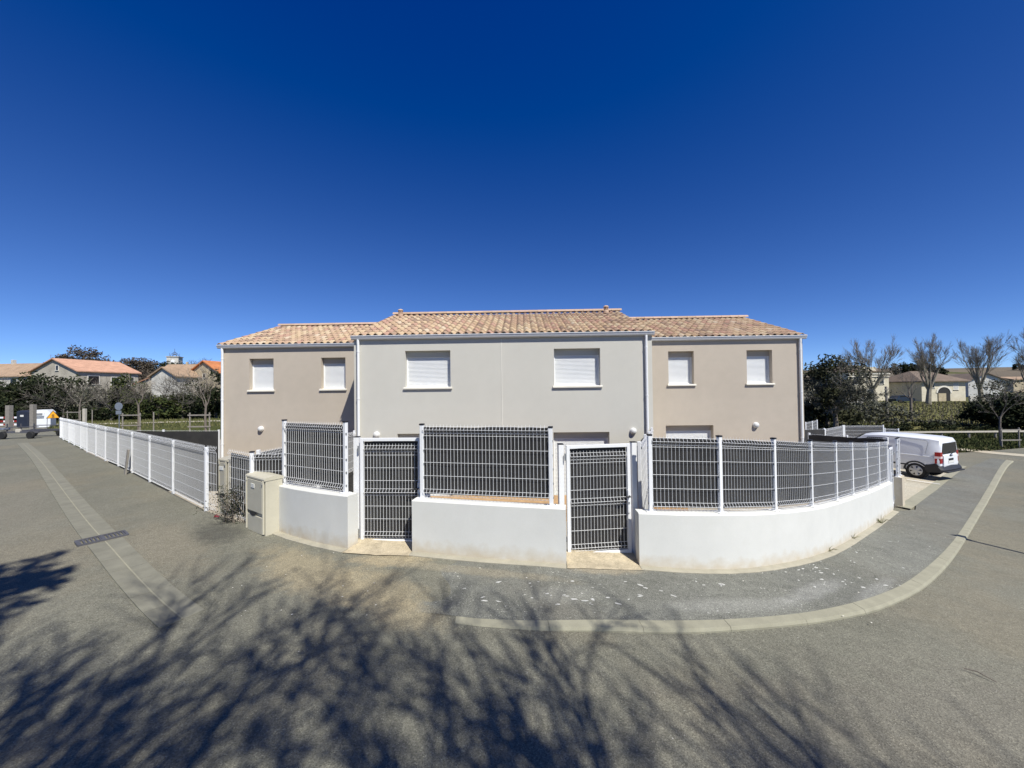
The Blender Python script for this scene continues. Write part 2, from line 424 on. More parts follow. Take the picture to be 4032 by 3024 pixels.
# ------------------------------------------------------------------ wall lines (front faces, left to right)
WALL_L = [(-4.15, 6.68), (-3.6, 6.34), (-3.05, 6.05), (-2.49, 5.80)]
WALL_M = [(-1.51, 5.74), (-.4, 5.53), (.72, 5.35)]
WALL_R = smooth_line([(1.78, 5.50), (2.5, 5.46), (3.2, 5.53), (4.0, 5.80), (5.0, 6.34), (6.06, 7.12), (7.05, 7.9), (8.1, 8.72), (9.1, 9.52), (10.2, 10.38)], 1)
FENCE_L = [(-4.65, 6.87), (-6.01, 7.56), (-7.94, 9.02), (-9.79, 10.4), (-11.6, 11.75), (-13.3, 13.0), (-15.0, 14.2), (-16.75, 15.5),
           (-18.55, 16.8), (-20.4, 18.2), (-22.3, 19.6), (-24.3, 21.1), (-26.3, 22.55), (-28.0, 23.85)]

# ------------------------------------------------------------------ ground
COMPOUND = [(-28.2, 24.1)] + [p for p in reversed(FENCE_L)][1:] + [(-4.1, 6.80), (-2.45, 5.95), (-1.5, 5.88), (.72, 5.50), (1.8, 5.65)] + \
           [tuple(p) for p in offset(WALL_R, .12)[2:]] + [(11.3, 11.4), (10.6, 14.0), (16, 19.5), (22, 23.5), (22, 30), (-28, 30)]
def inside(p, lp):
    c = False
    for a, b in zip(lp, list(lp[1:]) + [lp[0]]):
        if (a[1] > p[1]) != (b[1] > p[1]) and p[0] < (b[0] - a[0]) * (p[1] - a[1]) / (b[1] - a[1]) + a[0]: c = not c
    return c
STREET = [(-60, 50), (-40, 33), (-31, 26.4)] + [p for p in reversed(FENCE_L)] + [(-4.1, 6.83), (-3.5, 6.45), (-2.45, 6.02), (-1.55, 6.05), (-1.5, 5.86), (.75, 5.47), (.78, 5.80), (1.75, 5.88), (1.8, 5.6)] + \
         [tuple(p) for p in offset(WALL_R, .1)[2:]] + [(11.3, 11.3), (12.6, 12.8), (11.2, 16.0), (14.5, 20.3), (21, 22.4), (27, 24.0), (60, 33.5), (60, -16), (-60, -16)]
def ground_z(x, y):
    if inside((x, y), COMPOUND): return -1.9
    return G(x, y) - (.03 if not inside((x, y), STREET) else .4)
def make_ground():
    def axis(lim, fine, near):
        out, p, st = [0], 0, fine
        while p < lim:
            if p > near: st *= 1.16
            p += st; out.append(p)
        return out
    xs = axis(900, .9, 46); xs = [-x for x in reversed(xs[1:])] + xs
    ys = [-y for y in reversed(axis(300, 1.5, 20)[1:])] + axis(900, .9, 60)
    mb = MB(); nx = len(xs)
    for y in ys:
        for x in xs: mb.v.append(Vector((x, y, ground_z(x, y))))
    for j in range(len(ys) - 1):
        for i in range(nx - 1):
            a = j * nx + i; mb.f.append((a, a + 1, a + 1 + nx, a + nx))
    tag(mb.build('ground', M['ground'], None, True), 'rough grass and earth around the plots and below the village', kind='structure')
make_ground()
road = sheet('road', STREET, lambda x, y: G(x, y), .55, M['road'])
tag(road, 'dusty grey brown asphalt road and junction under the tree shadows', kind='structure')

# kerb lines read off the bend (outer = road side)
KO = [(1790, 2456), (1850, 2464), (1922, 2472), (2200, 2488), (2647, 2499), (2982, 2482), (3268, 2452), (3492, 2404), (3686, 2294), (3806, 2125), (3903, 1950), (3964, 1840), (3992, 1818)]
KI = [(1795, 2428), (1855, 2436), (1925, 2443), (2200, 2459), (2647, 2460), (2962, 2452), (3227, 2423), (3442, 2369), (3599, 2294), (3764, 2133), (3871, 1950), (3938, 1838), (3962, 1814)]
ko = smooth_line([gnd(*p) for p in KO], 2); ki = smooth_line([gnd(*p) for p in KI], 2)
def resample(pts, n):
    L = [0]
    for a, b in zip(pts, pts[1:]): L.append(L[-1] + (b - a).length)
    out = []
    for i in range(n):
        t = L[-1] * i / (n - 1)
        for k in range(len(pts) - 1):
            if t <= L[k + 1] + 1e-9:
                out.append(pts[k].lerp(pts[k + 1], (t - L[k]) / max(1e-9, L[k + 1] - L[k]))); break
    return out
NK = 241
ko, ki = resample(ko, NK), resample(ki, NK)
KLEN = sum((b - a).length for a, b in zip(ko, ko[1:]))
PAVE_H = lambda x, y: G(x, y) + .035 * sst(-1.1, 1.2, x)
foot = lambda line, d: [tuple(p) for p in offset(line, d)]
pave_poly = [tuple(p) for p in ki] + [tuple(gnd(3905, 1806))] + [tuple(gnd(3725, 1882)), tuple(gnd(3610, 1962)), (11.15, 10.72)] + list(reversed(foot(WALL_R, -.02))) + [(1.76, 5.6), (.74, 5.5)] + list(reversed(foot(WALL_M, -.02))) + [(-2.0, 5.3), (-2.1, 4.9), (-1.7, 4.35)]
tag(sheet('pavement', pave_poly, lambda x, y: PAVE_H(x, y) - .006 + .01 * sst(-1.6, -.5, x + .9 * noise.noise((x * 1.7, y * 1.7, 3))), .12, M['pavement']), 'dark grey asphalt pavement with white specks round the bend', kind='structure')
kerb = tag(thing('kerb', 'pale concrete kerb curving round the corner pavement', None, (0, 0, 0)), None, kind='structure')
nst = max(8, round(KLEN / 1.0)); per = (NK - 1) / nst
for s in range(nst):
    i0, i1 = round(s * per), round((s + 1) * per)
    rings = []
    for i in range(i0, i1 + 1):
        o, n = ko[i], ki[i]; d = (o - n)
        e = .004 / max(.2, (ko[min(i + 1, NK - 1)] - ko[max(i - 1, 0)]).length)
        if i == i0: o, n = o.lerp(ko[min(i + 1, NK - 1)], .014), n.lerp(ki[min(i + 1, NK - 1)], .014)
        if i == i1: o, n = o.lerp(ko[max(i - 1, 0)], .014), n.lerp(ki[max(i - 1, 0)], .014)
        zt = PAVE_H(n.x, n.y) + .012 - .009 * (1 - sst(0, 20, i)) + (.0015 if s % 2 else 0)
        zb = G(o.x, o.y) - .1
        m1 = o.lerp(n, .12)
        rings.append([(o.x, o.y, zb), (n.x, n.y, zb), (n.x, n.y, zt), (m1.x, m1.y, zt), (o.x, o.y, zt - .03)])
    MB().loft(rings).build('kerb_stone', M['kerb'], kerb)

# concrete channel of the left street: two rows of slabs
CH = [gnd(88, 1745), gnd(150, 1800), gnd(250, 1935), gnd(315, 2020), gnd(372, 2090), gnd(455, 2180), gnd(540, 2275), gnd(640, 2375), gnd(720, 2440)]
ch = smooth_line(CH, 2)
chan = tag(thing('drain_channel', 'pale concrete drainage channel running along the left street', None, (0, 0, 0)), None, kind='structure')
def lead_line(pts, n): return resample([Vector(p) for p in pts], n)
cl = 0
for a, b in zip(ch, ch[1:]): cl += (b - a).length
ns = round(cl / .5); cp = lead_line(ch, ns + 1)
r_ = random.Random(3)
GRATE = gnd(405, 2132)
gr_i = min(range(ns), key=lambda i: ((cp[i] + cp[i + 1]) / 2 - GRATE).length)
for i in range(ns):
    a, b = cp[i], cp[i + 1]; t = (b - a).normalized(); nrm = Vector((-t.y, t.x))
    if i == gr_i: continue
    for s in (-1, 1):
        mb = MB()
        q0, q1 = a + t * .003, b - t * .003
        lo, hi = (.004, .19) if s > 0 else (-.19, -.004)
        dz = .012 + r_.uniform(0, .002)
        pts = [q0 + nrm * lo, q1 + nrm * lo, q1 + nrm * hi, q0 + nrm * hi]
        dip = lambda d: -.007 if abs(d) < .1 else .002
        top = [(p.x, p.y, G(p.x, p.y) + dz + dip(d)) for p, d in zip(pts, (lo, lo, hi, hi))]
        bot = [(p.x, p.y, G(p.x, p.y) - .05) for p in pts]
        mb.loft([bot, top]).build('slab', M['channel'], chan)
jm = MB(); jl, jr = offset(cp, .008), offset(cp, -.008)
for a, b in zip(jr, jl): jm.v += [Vector((a.x, a.y, G(a.x, a.y) + .011)), Vector((b.x, b.y, G(b.x, b.y) + .011))]
for i in range(len(cp) - 1):
    if i != gr_i: jm.f.append((2 * i, 2 * i + 2, 2 * i + 3, 2 * i + 1))
jm.build('mortar_joint', M['kerb'], chan)
a, b = cp[gr_i], cp[gr_i + 1]; t = (b - a).normalized(); nrm = Vector((-t.y, t.x)); gc = (a + b) / 2
gang = math.atan2(nrm.y, nrm.x)
grate = thing('drain_grate', 'dark cast iron drain grate set across the concrete channel', 'drain', (gc.x, gc.y, G(gc.x, gc.y) + .012), gang)
mb = MB()
for y in (-.15, .15): mb.box((0, y, 0), (.56, .025, .03))
for x in (-.27, 0, .27): mb.box((x, 0, 0), (.03, .275, .03))
mb.build('frame', M['iron'], grate, local=True)
for k in range(12):
    x = -.242 + k * .044
    if abs(x) < .02: continue
    MB().box((x, 0, -.003), (.02, .275, .02)).build('bar', M['iron'], grate, local=True)
MB().box((0, 0, -.03), (.54, .3, .015)).build('sump', M['dark'], grate, local=True)

# parking bay
bay_near = [(11.75, 11.1), tuple(gnd(3610, 1958)), tuple(gnd(3725, 1878)), tuple(gnd(3800, 1840)), (20.8, 20.2), (17.0, 21.0), (12.1, 16.0)]
tag(sheet('parking_bay', bay_near, lambda x, y: G(x, y) + .008, .5, M['bay']), 'pale concrete parking bays beside the white gate pillar', kind='structure')
def strip(name, pts, wd, zf, m, label):
    pts = dense([Vector(p) for p in pts], .4); l, r = offset(pts, wd / 2), offset(pts, -wd / 2)
    mb = MB()
    for a, b in zip(r, l): mb.v += [Vector((a.x, a.y, zf(a.x, a.y))), Vector((b.x, b.y, zf(b.x, b.y)))]
    for i in range(len(pts) - 1): mb.f.append((2 * i, 2 * i + 2, 2 * i + 3, 2 * i + 1))
    o = mb.build(name, m, None); tag(o, label, kind='structure'); return o
strip('flush_kerb', [gnd(3560, 2005), gnd(3640, 1948), gnd(3725, 1884), gnd(3790, 1838)], .28, lambda x, y: G(x, y) + .05, M['kerb'], 'flush concrete edging between parking bays and pavement')
for n, (a, b) in enumerate((((3572, 1893), (3702, 1912)), ((3540, 1858), (3700, 1880)))):
    strip('bay_marking', [gnd(*a), gnd(*b)], .1, lambda x, y: G(x, y) + .058, M['paint'], ('white painted bay line nearest the gate pillar', 'white painted bay line beneath the white van')[n])
# far path beyond the van
strip('path', [gnd(3740, 1768), gnd(3800, 1771), gnd(3900, 1783), gnd(4100, 1800)], 1.3, lambda x, y: G(x, y) + .02, M['bay'], 'pale gravel path beyond the parked van')
strip('path', [(-62, 39), (-40, 36.5), (-30, 37), (-18, 38)], 1.8, lambda x, y: G(x, y) + .02, M['bay'], 'pale path across the grass beyond the left fence')

# garden inside the plots
garden = [(-28, 29.9), (-27.9, 24.0)] + [p for p in reversed(FENCE_L)][1:] + [(-4.05, 6.84), (-2.4, 6.2), (-1.5, 6.2), (.75, 5.9), (1.8, 6.0)] + [tuple(p) for p in offset(WALL_R, .16)[3:]] + [(11.2, 11.4), (10.7, 13.8), (16, 19.5), (21.8, 23.5), (21.8, 29.8)]
def garden_z(x, y):
    return -1.2 + 1.15 * (1 - sst(.15, 2.2, min((Vector((x, y)) - Vector(p)).length for p in ((-1.95, 6.0), (1.27, 5.8))) - .4))
tag(sheet('garden', garden, garden_z, .7, M['gravel']), 'gravelly garden ground behind the fences', kind='structure')
for nm, pts, lab in (('threshold', [(-2.55, 5.70), (-2.0, 5.62), (-1.46, 5.62), (-1.5, 6.55), (-2.42, 6.6)], 'sandy earth threshold under the left mesh gate'),
                     ('threshold', [(.72, 5.25), (1.2, 5.3), (1.8, 5.38), (1.78, 6.2), (.8, 6.1)], 'sandy earth threshold under the right mesh gate')):
    tag(sheet(nm, pts, lambda x, y: PAVE_H(x, y) + .010 + .05 * sst(0, .4, y - (5.74 if x < 0 else 5.45)) + .01 * abs(noise.noise((x * 6, y * 6, 0))), .08, M['soil']), lab, kind='structure')

# ------------------------------------------------------------------ low walls
def low_wall(line, zt, label, thick=.2, cap_end=True):
    line = dense([Vector(p) for p in line], .3)
    c = line[len(line) // 2]; t = thing('garden_wall', label, 'wall', (c.x, c.y, G(c.x, c.y)))
    back = offset(line, thick)
    mb = MB()
    for f, b in zip(line, back):
        z1, z0 = zt(f.x), G(f.x, f.y) - .08
        o = len(mb.v)
        e = .012
        n = (b - f).normalized() * e
        zs = [(f, z0), (f, z1 - e), (f + Vector((n.x, n.y)), z1), (b, z1), (b, z0 - 1.2)]
        for p, z in zs:
            mb.uv[len(mb.v)] = (f.x, z - G(f.x, f.y)); mb.v.append(Vector((p.x, p.y, z)))
    for i in range(len(line) - 1):
        for k in range(4):
            a = i * 5 + k; mb.f.append((a, a + 5, a + 6, a + 1))
    mb.f.append((0, 1, 2, 3, 4)); e = (len(line) - 1) * 5; mb.f.append((e + 4, e + 3, e + 2, e + 1, e))
    mb.build('wall', M['lowwall'], t, True)
    fo = offset(line, -.11); fm = MB()
    for f, b in zip(fo, offset(line, .02)):
        z = G(f.x, f.y)
        fm.v += [Vector((f.x, f.y, z - .1)), Vector((f.x, f.y, PAVE_H(f.x, f.y) + .012)), Vector((f.x, f.y, PAVE_H(f.x, f.y) + .018)).lerp(Vector((b.x, b.y, z + .05)), .1), Vector((b.x, b.y, PAVE_H(b.x, b.y) + .024))]
    for i in range(len(fo) - 1):
        for k in range(3):
            a = i * 4 + k; fm.f.append((a, a + 4, a + 5, a + 1))
    fm.f.append((0, 1, 2, 3)); e = (len(fo) - 1) * 4; fm.f.append((e + 3, e + 2, e + 1, e))
    fm.build('footing', M['footing'], t, True)
    return t
ZR = lambda x: tab([(1.8, .575), (3, .535), (4, .45), (5, .335), (6, .21), (7, .085), (8, -.04), (9, -.15), (10.2, -.26)], x)
ZL = lambda x: tab([(-4.15, .765), (-2.5, .785)], x)
ZM = lambda x: tab([(-1.5, .73), (.72, .695)], x)
low_wall(WALL_L, ZL, 'short white rendered garden wall between the beige cabinet and left gate')
low_wall(WALL_M, ZM, 'white rendered garden wall between the two mesh gates')
low_wall(WALL_R, ZR, 'long curved white rendered garden wall sweeping down to the right')
pil = [(11.0, 10.92), (11.37, 11.22)]
pl = thing('gate_pillar', 'short white rendered wall pier beside the parking bays', 'pillar', (11.2, 11.1, G(11, 11)))
pp = [(11.0, 10.92), (11.36, 11.21), (11.2, 11.41), (10.84, 11.12)]
MB().prism(pp, lambda x, y: G(x, y) - .1, lambda x, y: -.27).build('wall', M['lowwall'], pl)

# ------------------------------------------------------------------ mesh fences
WIRE = .0027
def panel_mesh(mb, a, b, z0a, z0b, H, out, spacing=.054, r=WIRE, folds=None, spikes=.03, extra_fold=None):
    """rigid welded mesh between ground points a, b; `out` is the side the folds bulge to"""
    a, b = Vector(a), Vector(b); L = (b - a).length; t = (b - a) / L; o = Vector(out).normalized() * .03
    n = max(2, int(L / spacing)); zs = [(0, 0)]
    prof = [(0, 0), (.05, 1), (.10, 0)]
    z = .3
    while z < H - .12:
        prof.append((z, 0)); z += .2
    if extra_fold:
        prof = [p for p in prof if abs(p[0] - extra_fold) > .14] + [(extra_fold - .05, 0), (extra_fold, 1), (extra_fold + .05, 0)]
    prof += [(H - .10, 0), (H - .05, 1), (H, 0)]
    prof.sort()
    for i in range(n + 1):
        p = a + t * (L * i / n); zb = z0a + (z0b - z0a) * i / n
        pts = [Vector((p.x + o.x * k, p.y + o.y * k, zb + h)) for h, k in prof if k or True]
        key = [q for q, (h, k) in zip(pts, prof) if True]
        # keep only bends
        kept = [key[0]]
        for j in range(1, len(key) - 1):
            if prof[j][1] or prof[j - 1][1] or prof[j + 1][1]: kept.append(key[j])
        kept.append(key[-1]); kept.append(key[-1] + Vector((0, 0, spikes)))
        mb.tube(kept, r, 4, False)
    for h, k in prof:
        q = Vector((o.x * k, o.y * k, 0))
        mb.tube([Vector((a.x, a.y, z0a + h)) + q, Vector((b.x, b.y, z0b + h)) + q], r * .95, 4, False)
def screen_mesh(mb, a, b, z0a, z0b, H, back, seed=0):
    a, b = Vector(a), Vector(b); k = max(2, int((b - a).length / .25)); bk = Vector(back).normalized()
    rr = random.Random(seed); u0 = rr.uniform(0, 50)
    for s in (0, .004):
        o = len(mb.v)
        for i in range(k + 1):
            p = a.lerp(b, i / k); zb = z0a + (z0b - z0a) * i / k
            for j in range(5):
                h = H * j / 4
                d = .03 + s + .008 * noise.noise((u0 + i * .9, j * .8, 1.3))
                mb.uv[len(mb.v)] = (u0 + i * .25, h)
                mb.v.append(Vector((p.x + bk.x * d, p.y + bk.y * d, zb + h - (.03 * rr.random() if j == 4 else 0))))
        for i in range(k):
            for j in range(4):
                q = o + i * 5 + j; mb.f.append((q, q + 5, q + 6, q + 1))
def post_build(root, p, z0, z1, rz, cap=True, base=False, wd=.055):
    mb = MB(); R_ = Matrix.Rotation(rz, 4, 'Z')
    mb.box((p[0], p[1], (z0 + z1) / 2), (wd, wd, z1 - z0), R_, .006)
    o = mb.build('post', M['white'], root)
    if base:      # clips down both edges
        for i in range(int((z1 - z0) / .2)):
            for s in (-1, 1):
                q = R_ @ Vector((s * (wd / 2 + .003), -.012, 0)); MB().box((p[0] + q.x, p[1] + q.y, z0 + .12 + i * .2), (.012, .02, .03), R_).build('clip', M['ghost'], o)
    if cap: MB().box((p[0], p[1], z1 + .008), (wd + .012, wd + .012, .022), R_, .004).build('cap', M['black'], o)
    if base:
        MB().box((p[0], p[1], z0 + .006), (.14, .12, .01), R_, .002).build('base_plate', M['white'], o)
        for s in (-1, 1):
            q = R_ @ Vector((s * .055, 0, 0)); MB().tube([(p[0] + q.x, p[1] + q.y, z0 + .01), (p[0] + q.x, p[1] + q.y, z0 + .035)], .008, 6).build('bolt', M['steel'], o)
    return o
def fence(name, label, posts, zb, H, out, group=None, screen=True, base=True, post_extra=.07, screens=None, gap=.03, cap=True, spacing=.054, skip=(), wire=WIRE, level=None, panel_gap=.035, tops=None):
    """posts: list of xy; zb(i) base height of post i, H panel height; out(i) outward normal of panel i"""
    c = Vector(posts[len(posts) // 2]); t = thing(name, label, 'fence', (c.x, c.y, zb(len(posts) // 2)), 0, group)
    for i, p in enumerate(posts):
        j = min(i, len(posts) - 2); d = Vector(posts[j + 1]) - Vector(posts[j])
        post_build(t, p, zb(i), zb(i) + H + post_extra, math.atan2(d.y, d.x), cap, base)
    for i in range(len(posts) - 1):
        if i in skip: continue
        a, b = Vector(posts[i]), Vector(posts[i + 1]); d = (b - a).normalized(); n = out(d)
        a2, b2 = a + d * .03 + n * .02, b - d * .03 + n * .02
        mb = MB(); za_, zb_ = (level, level) if level else (zb(i) + panel_gap, zb(i + 1) + panel_gap); panel_mesh(mb, a2, b2, za_, zb_, H, n, spacing, wire)
        po = mb.build('mesh_panel', M['white'], t)
        if screen and (screens is None or i in screens):
            sm = MB(); screen_mesh(sm, a2, b2, za_ + .02, zb_ + .02, H - .02, -n, i + int(abs(c.x) * 7))
            sm.build('privacy_screen', M['screen'], t)
    return t
street = lambda d: Vector((d.y, -d.x)) if Vector((d.y, -d.x)).y < 0 or True else d
out_r = lambda d: Vector((d.y, -d.x))          # right of travel
out_l = lambda d: Vector((-d.y, d.x))

# along the left street (far to near, so the street lies to the right)
fl = list(reversed(FENCE_L))
sf = fence('street_fence', 'long white welded mesh fence running down the left street', fl, lambda i: G(*fl[i]) + 0, 1.2, out_r, screens=set(range(len(fl) - 2)), post_extra=.05, base=False, panel_gap=.06, cap=False, wire=.0025, skip=(len(fl) - 2,))
for a_, b_ in (((-5.985, 7.55), (-5.69, 7.40)), ((-5.30, 7.20), (-4.68, 6.885))):      # cut round the cabinet
    mb = MB(); d_ = (Vector(b_) - Vector(a_)).normalized(); panel_mesh(mb, a_, b_, G(*a_) + .06, G(*b_) + .06, 1.2, out_r(d_), .054, .0025); mb.build('mesh_panel', M['white'], sf)
    if a_[0] > -5.5:
        sm = MB(); screen_mesh(sm, a_, b_, G(*a_) + .1, G(*b_) + .1, 1.12, -out_r(d_), 77); sm.build('privacy_screen', M['screen'], sf)
fence('street_fence', 'short white mesh fence panel behind the beige utility cabinet', [(-4.65, 6.87 + .002), (-3.98, 6.9)], lambda i: G(-4.4, 6.9) + .04, 1.2, out_r, base=False)
# on the low walls
wl = [(-3.98, 6.72), (-2.60, 5.99)]
fence('wall_fence', 'tall white mesh fence on the short left wall', wl, lambda i: ZL(wl[i][0]), 1.03, out_r)
wm_ = [(-1.38, 5.86), (.54, 5.49)]
fence('wall_fence', 'white mesh fence on the middle wall between the gates', wm_, lambda i: ZM(wm_[i][0]), 1.04, out_r, level=.775)
wr_idx = []
wr_c = offset(resample([Vector(p) for p in WALL_R], 400), .11)
def near_px(px):
    return min(wr_c, key=lambda p: abs(CX + F_PX * p.x / p.y - px))
wr = [tuple(near_px(x)) for x in (2552, 2826, 3040, 3183, 3280, 3345, 3402, 3450, 3491)]
fence('wall_fence', 'white mesh fence following the curved right wall', wr, lambda i: ZR(wr[i][0]), 1.03, out_r)
pf = [(11.0, 11.05), (11.27, 11.27)]
fence('wall_fence', 'narrow white mesh fence panel on the wall pier', pf, lambda i: -.27, 1.02, out_r)

# partition screens inside the gardens
def partition(label, posts, tops, H=1.15, side=1, group='garden partitions'):
    c = posts[0]; t = thing('partition_fence', label, 'fence', (c[0], c[1], -1.2), 0)
    for i, p in enumerate(posts):
        d = Vector(posts[min(i + 1, len(posts) - 1)]) - Vector(posts[max(i - 1, 0)])
        post_build(t, p, -1.25, tops[i] + .05, math.atan2(d.y, d.x), False)
    for i in range(len(posts) - 1):
        a, b = Vector(posts[i]), Vector(posts[i + 1]); d = (b - a).normalized(); n = out_r(d) * side
        mb = MB(); panel_mesh(mb, a - n * .02, b - n * .02, tops[i] - H, tops[i + 1] - H, H, -n, .05); mb.build('mesh_panel', M['white'], t)
        sm = MB(); screen_mesh(sm, a, b, tops[i] - 2.32, tops[i + 1] - 2.32, 2.32, n, i)
        sm.build('privacy_screen', M['screen'], t)
partition('black screened partition fence from the left house corner to the street', [(-14.9, 14.25), (-12.85, 14.18), (-10.75, 14.1)], [1.04, 1.0, .98])
partition('black screened partition fence between cabinet corner and grey house', [(-4.62, 7.0), (-4.7, 9.3), (-4.85, 11.8)], [1.27, 1.2, 1.12], side=-1)
partition('black screened partition fence from right house corner to pier', [(10.35, 13.45), (10.75, 12.4), (11.12, 11.45)], [.68, .72, .76], side=1)
partition('black screened partition fence running back beside the right gate', [(2.0, 6.1), (2.75, 8.0), (3.5, 9.9), (4.3, 11.9)], [1.46, 1.35, 1.2, 1.1], side=-1)
partition('black screened partition fence behind the right house', [(10.6, 17.5), (13.2, 18.4), (15.6, 19.3)], [.42, .3, .2])

# pale fences across the far plots
def far_fence(label, pts, H=1.0):
    t = thing('plot_fence', label, 'fence', (pts[0][0], pts[0][1], pts[0][2] - H))
    for p in pts: post_build(t, p, p[2] - H - .9, p[2] + .05, 0, False)
    for p, q in zip(pts, pts[1:]):
        a, b = Vector(p[:2]), Vector(q[:2]); d = (b - a).normalized()
        mb = MB(); panel_mesh(mb, a, b, p[2] - H, q[2] - H, H, out_r(d), .05, .004); mb.build('mesh_panel', M['white'], t)
        sm = MB(); screen_mesh(sm, a, b, p[2] - H, q[2] - H, H, -out_r(d), 4); sm.build('privacy_screen', M['screen'], t)
A_, B_, C_ = at(3176, 1706, 20.1), at(3248, 1691, 22), at(3319, 1677, 23.8)
far_fence('pale mesh fence rising beyond the right house corner', [A_, B_, C_], 1.2)
D_ = at(3477, 1676, 23.8)
far_fence('grey screened mesh fence facing us behind the van roof', [C_ + Vector((.08, 0, 0)), D_], 1.2)
far_fence('low grey mesh fence panel between van roof and field', [at(3483, 1688, 24.5), at(3537, 1690, 24.5)], 1.0)
far_fence('small pale fence panels far behind the right house', [at(3172, 1664, 28), at(3198, 1660, 28.5), at(3217, 1655, 29)], 1.0)

# ------------------------------------------------------------------ mesh gates
def gate(label, a, b, z0, H, hinge):
    a, b = Vector(a), Vector(b); d = (b - a).normalized(); n = out_r(d); rz = math.atan2(d.y, d.x); R_ = Matrix.Rotation(rz, 4, 'Z')
    t = thing('mesh_gate', label, 'gate', (*(a + b) / 2, z0))
    L = (b - a).length; fw = .05
    P3 = lambda s, dn, z: Vector((*(a + d * s + n * dn), z0 + z))
    fr = MB()
    for s in (fw / 2, L - fw / 2): fr.box(P3(s, 0, H / 2), (fw, .045, H), R_, .004)
    for z in (fw / 2, H - fw / 2): fr.box(P3(L / 2, 0, z), (L - 2 * fw, .043, fw), R_, .004)
    fr.build('frame', M['white'], t)
    mb = MB(); panel_mesh(mb, a + d * .06, b - d * .06, z0 + .07, z0 + .07, H - .19, n, .05, WIRE, extra_fold=.72); mb.build('mesh_panel', M['white'], t)
    sm = MB(); screen_mesh(sm, a + d * .05, b - d * .05, z0 + .05, z0 + .05, H - .09, -n, int(L * 100)); sm.build('privacy_screen', M['screen'], t)
    for s in (-.075, L + .075):
        po = MB().box(P3(s, -.04, H / 2 - .25), (.08, .08, H + .52), R_, .006).build('gate_post', M['white'], t)
        MB().box(P3(s, -.04, H + .016), (.085, .085, .012), R_, .003).build('cap', M['black'], po)
    hs = -.02 if hinge == 'l' else L + .02; ls = L - .04 if hinge == 'l' else .04
    for z in (.12, H - .22): MB().tube([P3(hs, .03, z), P3(hs, .03, z + .1)], .016, 8).build('hinge', M['steel'], t)
    lk = MB().box(P3(ls, .03, .78), (.035, .03, .34), R_, .004).build('lock_plate', M['white'], t)
    sgn = -1 if hinge == 'l' else 1
    MB().tube([P3(ls, .04, .86), P3(ls, .085, .86), P3(ls + sgn * .05, .09, .855), P3(ls + sgn * .13, .088, .85)], [.012, .012, .011, .009], 6).build('handle', M['black'], lk)
    MB().box(P3(ls, .048, .76), (.02, .01, .03), R_).build('cylinder', M['steel'], lk)
    return t
gate('left white mesh gate with black screen, hinged by the short wall', (-2.41, 6.10), (-1.43, 6.04), -.02, 1.64, 'l')
gate('right white mesh gate with black screen, beside the curved wall', (.79, 5.72), (1.77, 5.84), -.12, 1.64, 'l')
# small gate in the gap before the pier
gate('narrow mesh gate in the gap beside the wall pier', (10.36, 10.62), (10.78, 10.97), -1.0, 1.6, 'r')

# ------------------------------------------------------------------ houses
FLOOR = -1.2
YAW = rad(-1.5)
tile_w, tile_p = .235, .395
def tile_mesh():
    mb = MB(); n = 8
    prof = [(.165 * i / n, .064 * math.sin(math.pi * i / n) ** .85) for i in range(n + 1)] + [(.188, -.006), (.215, -.006), (.238, .001)]
    L, th = .45, .013
    front = [(x, 0, z + .026) for x, z in prof]; back = [(x * .93 + .004, L, z * .93 + .0) for x, z in prof]
    under = [(x, .0, z + .026 - th) for x, z in prof]
    k = len(prof); mb.v = [Vector(p) for p in front + back + under]
    for i in range(k - 1):
        mb.f.append((i, i + 1, k + i + 1, k + i)); mb.f.append((2 * k + i, 2 * k + i + 1, i + 1, i))
    return mb.mesh('tile', M['tile'], True)
TILE = tile_mesh()
def ridge_mesh():
    mb = MB(); n = 8; L = .43
    rings = [[(y, r * math.cos(math.pi * i / n), r * .8 * math.sin(math.pi * i / n) - .03) for i in range(n + 1)] for y, r in ((0, .135), (L, .118))]
    mb.loft(rings, close=False)
    inner = [[(0, r * math.cos(math.pi * i / n), r * .8 * math.sin(math.pi * i / n) - .03) for i in range(n + 1)] for r in (.12, .135)]
    mb.loft(inner, close=False)
    return mb.mesh('ridge_tile', M['ridge'], True)
RIDGE = ridge_mesh()
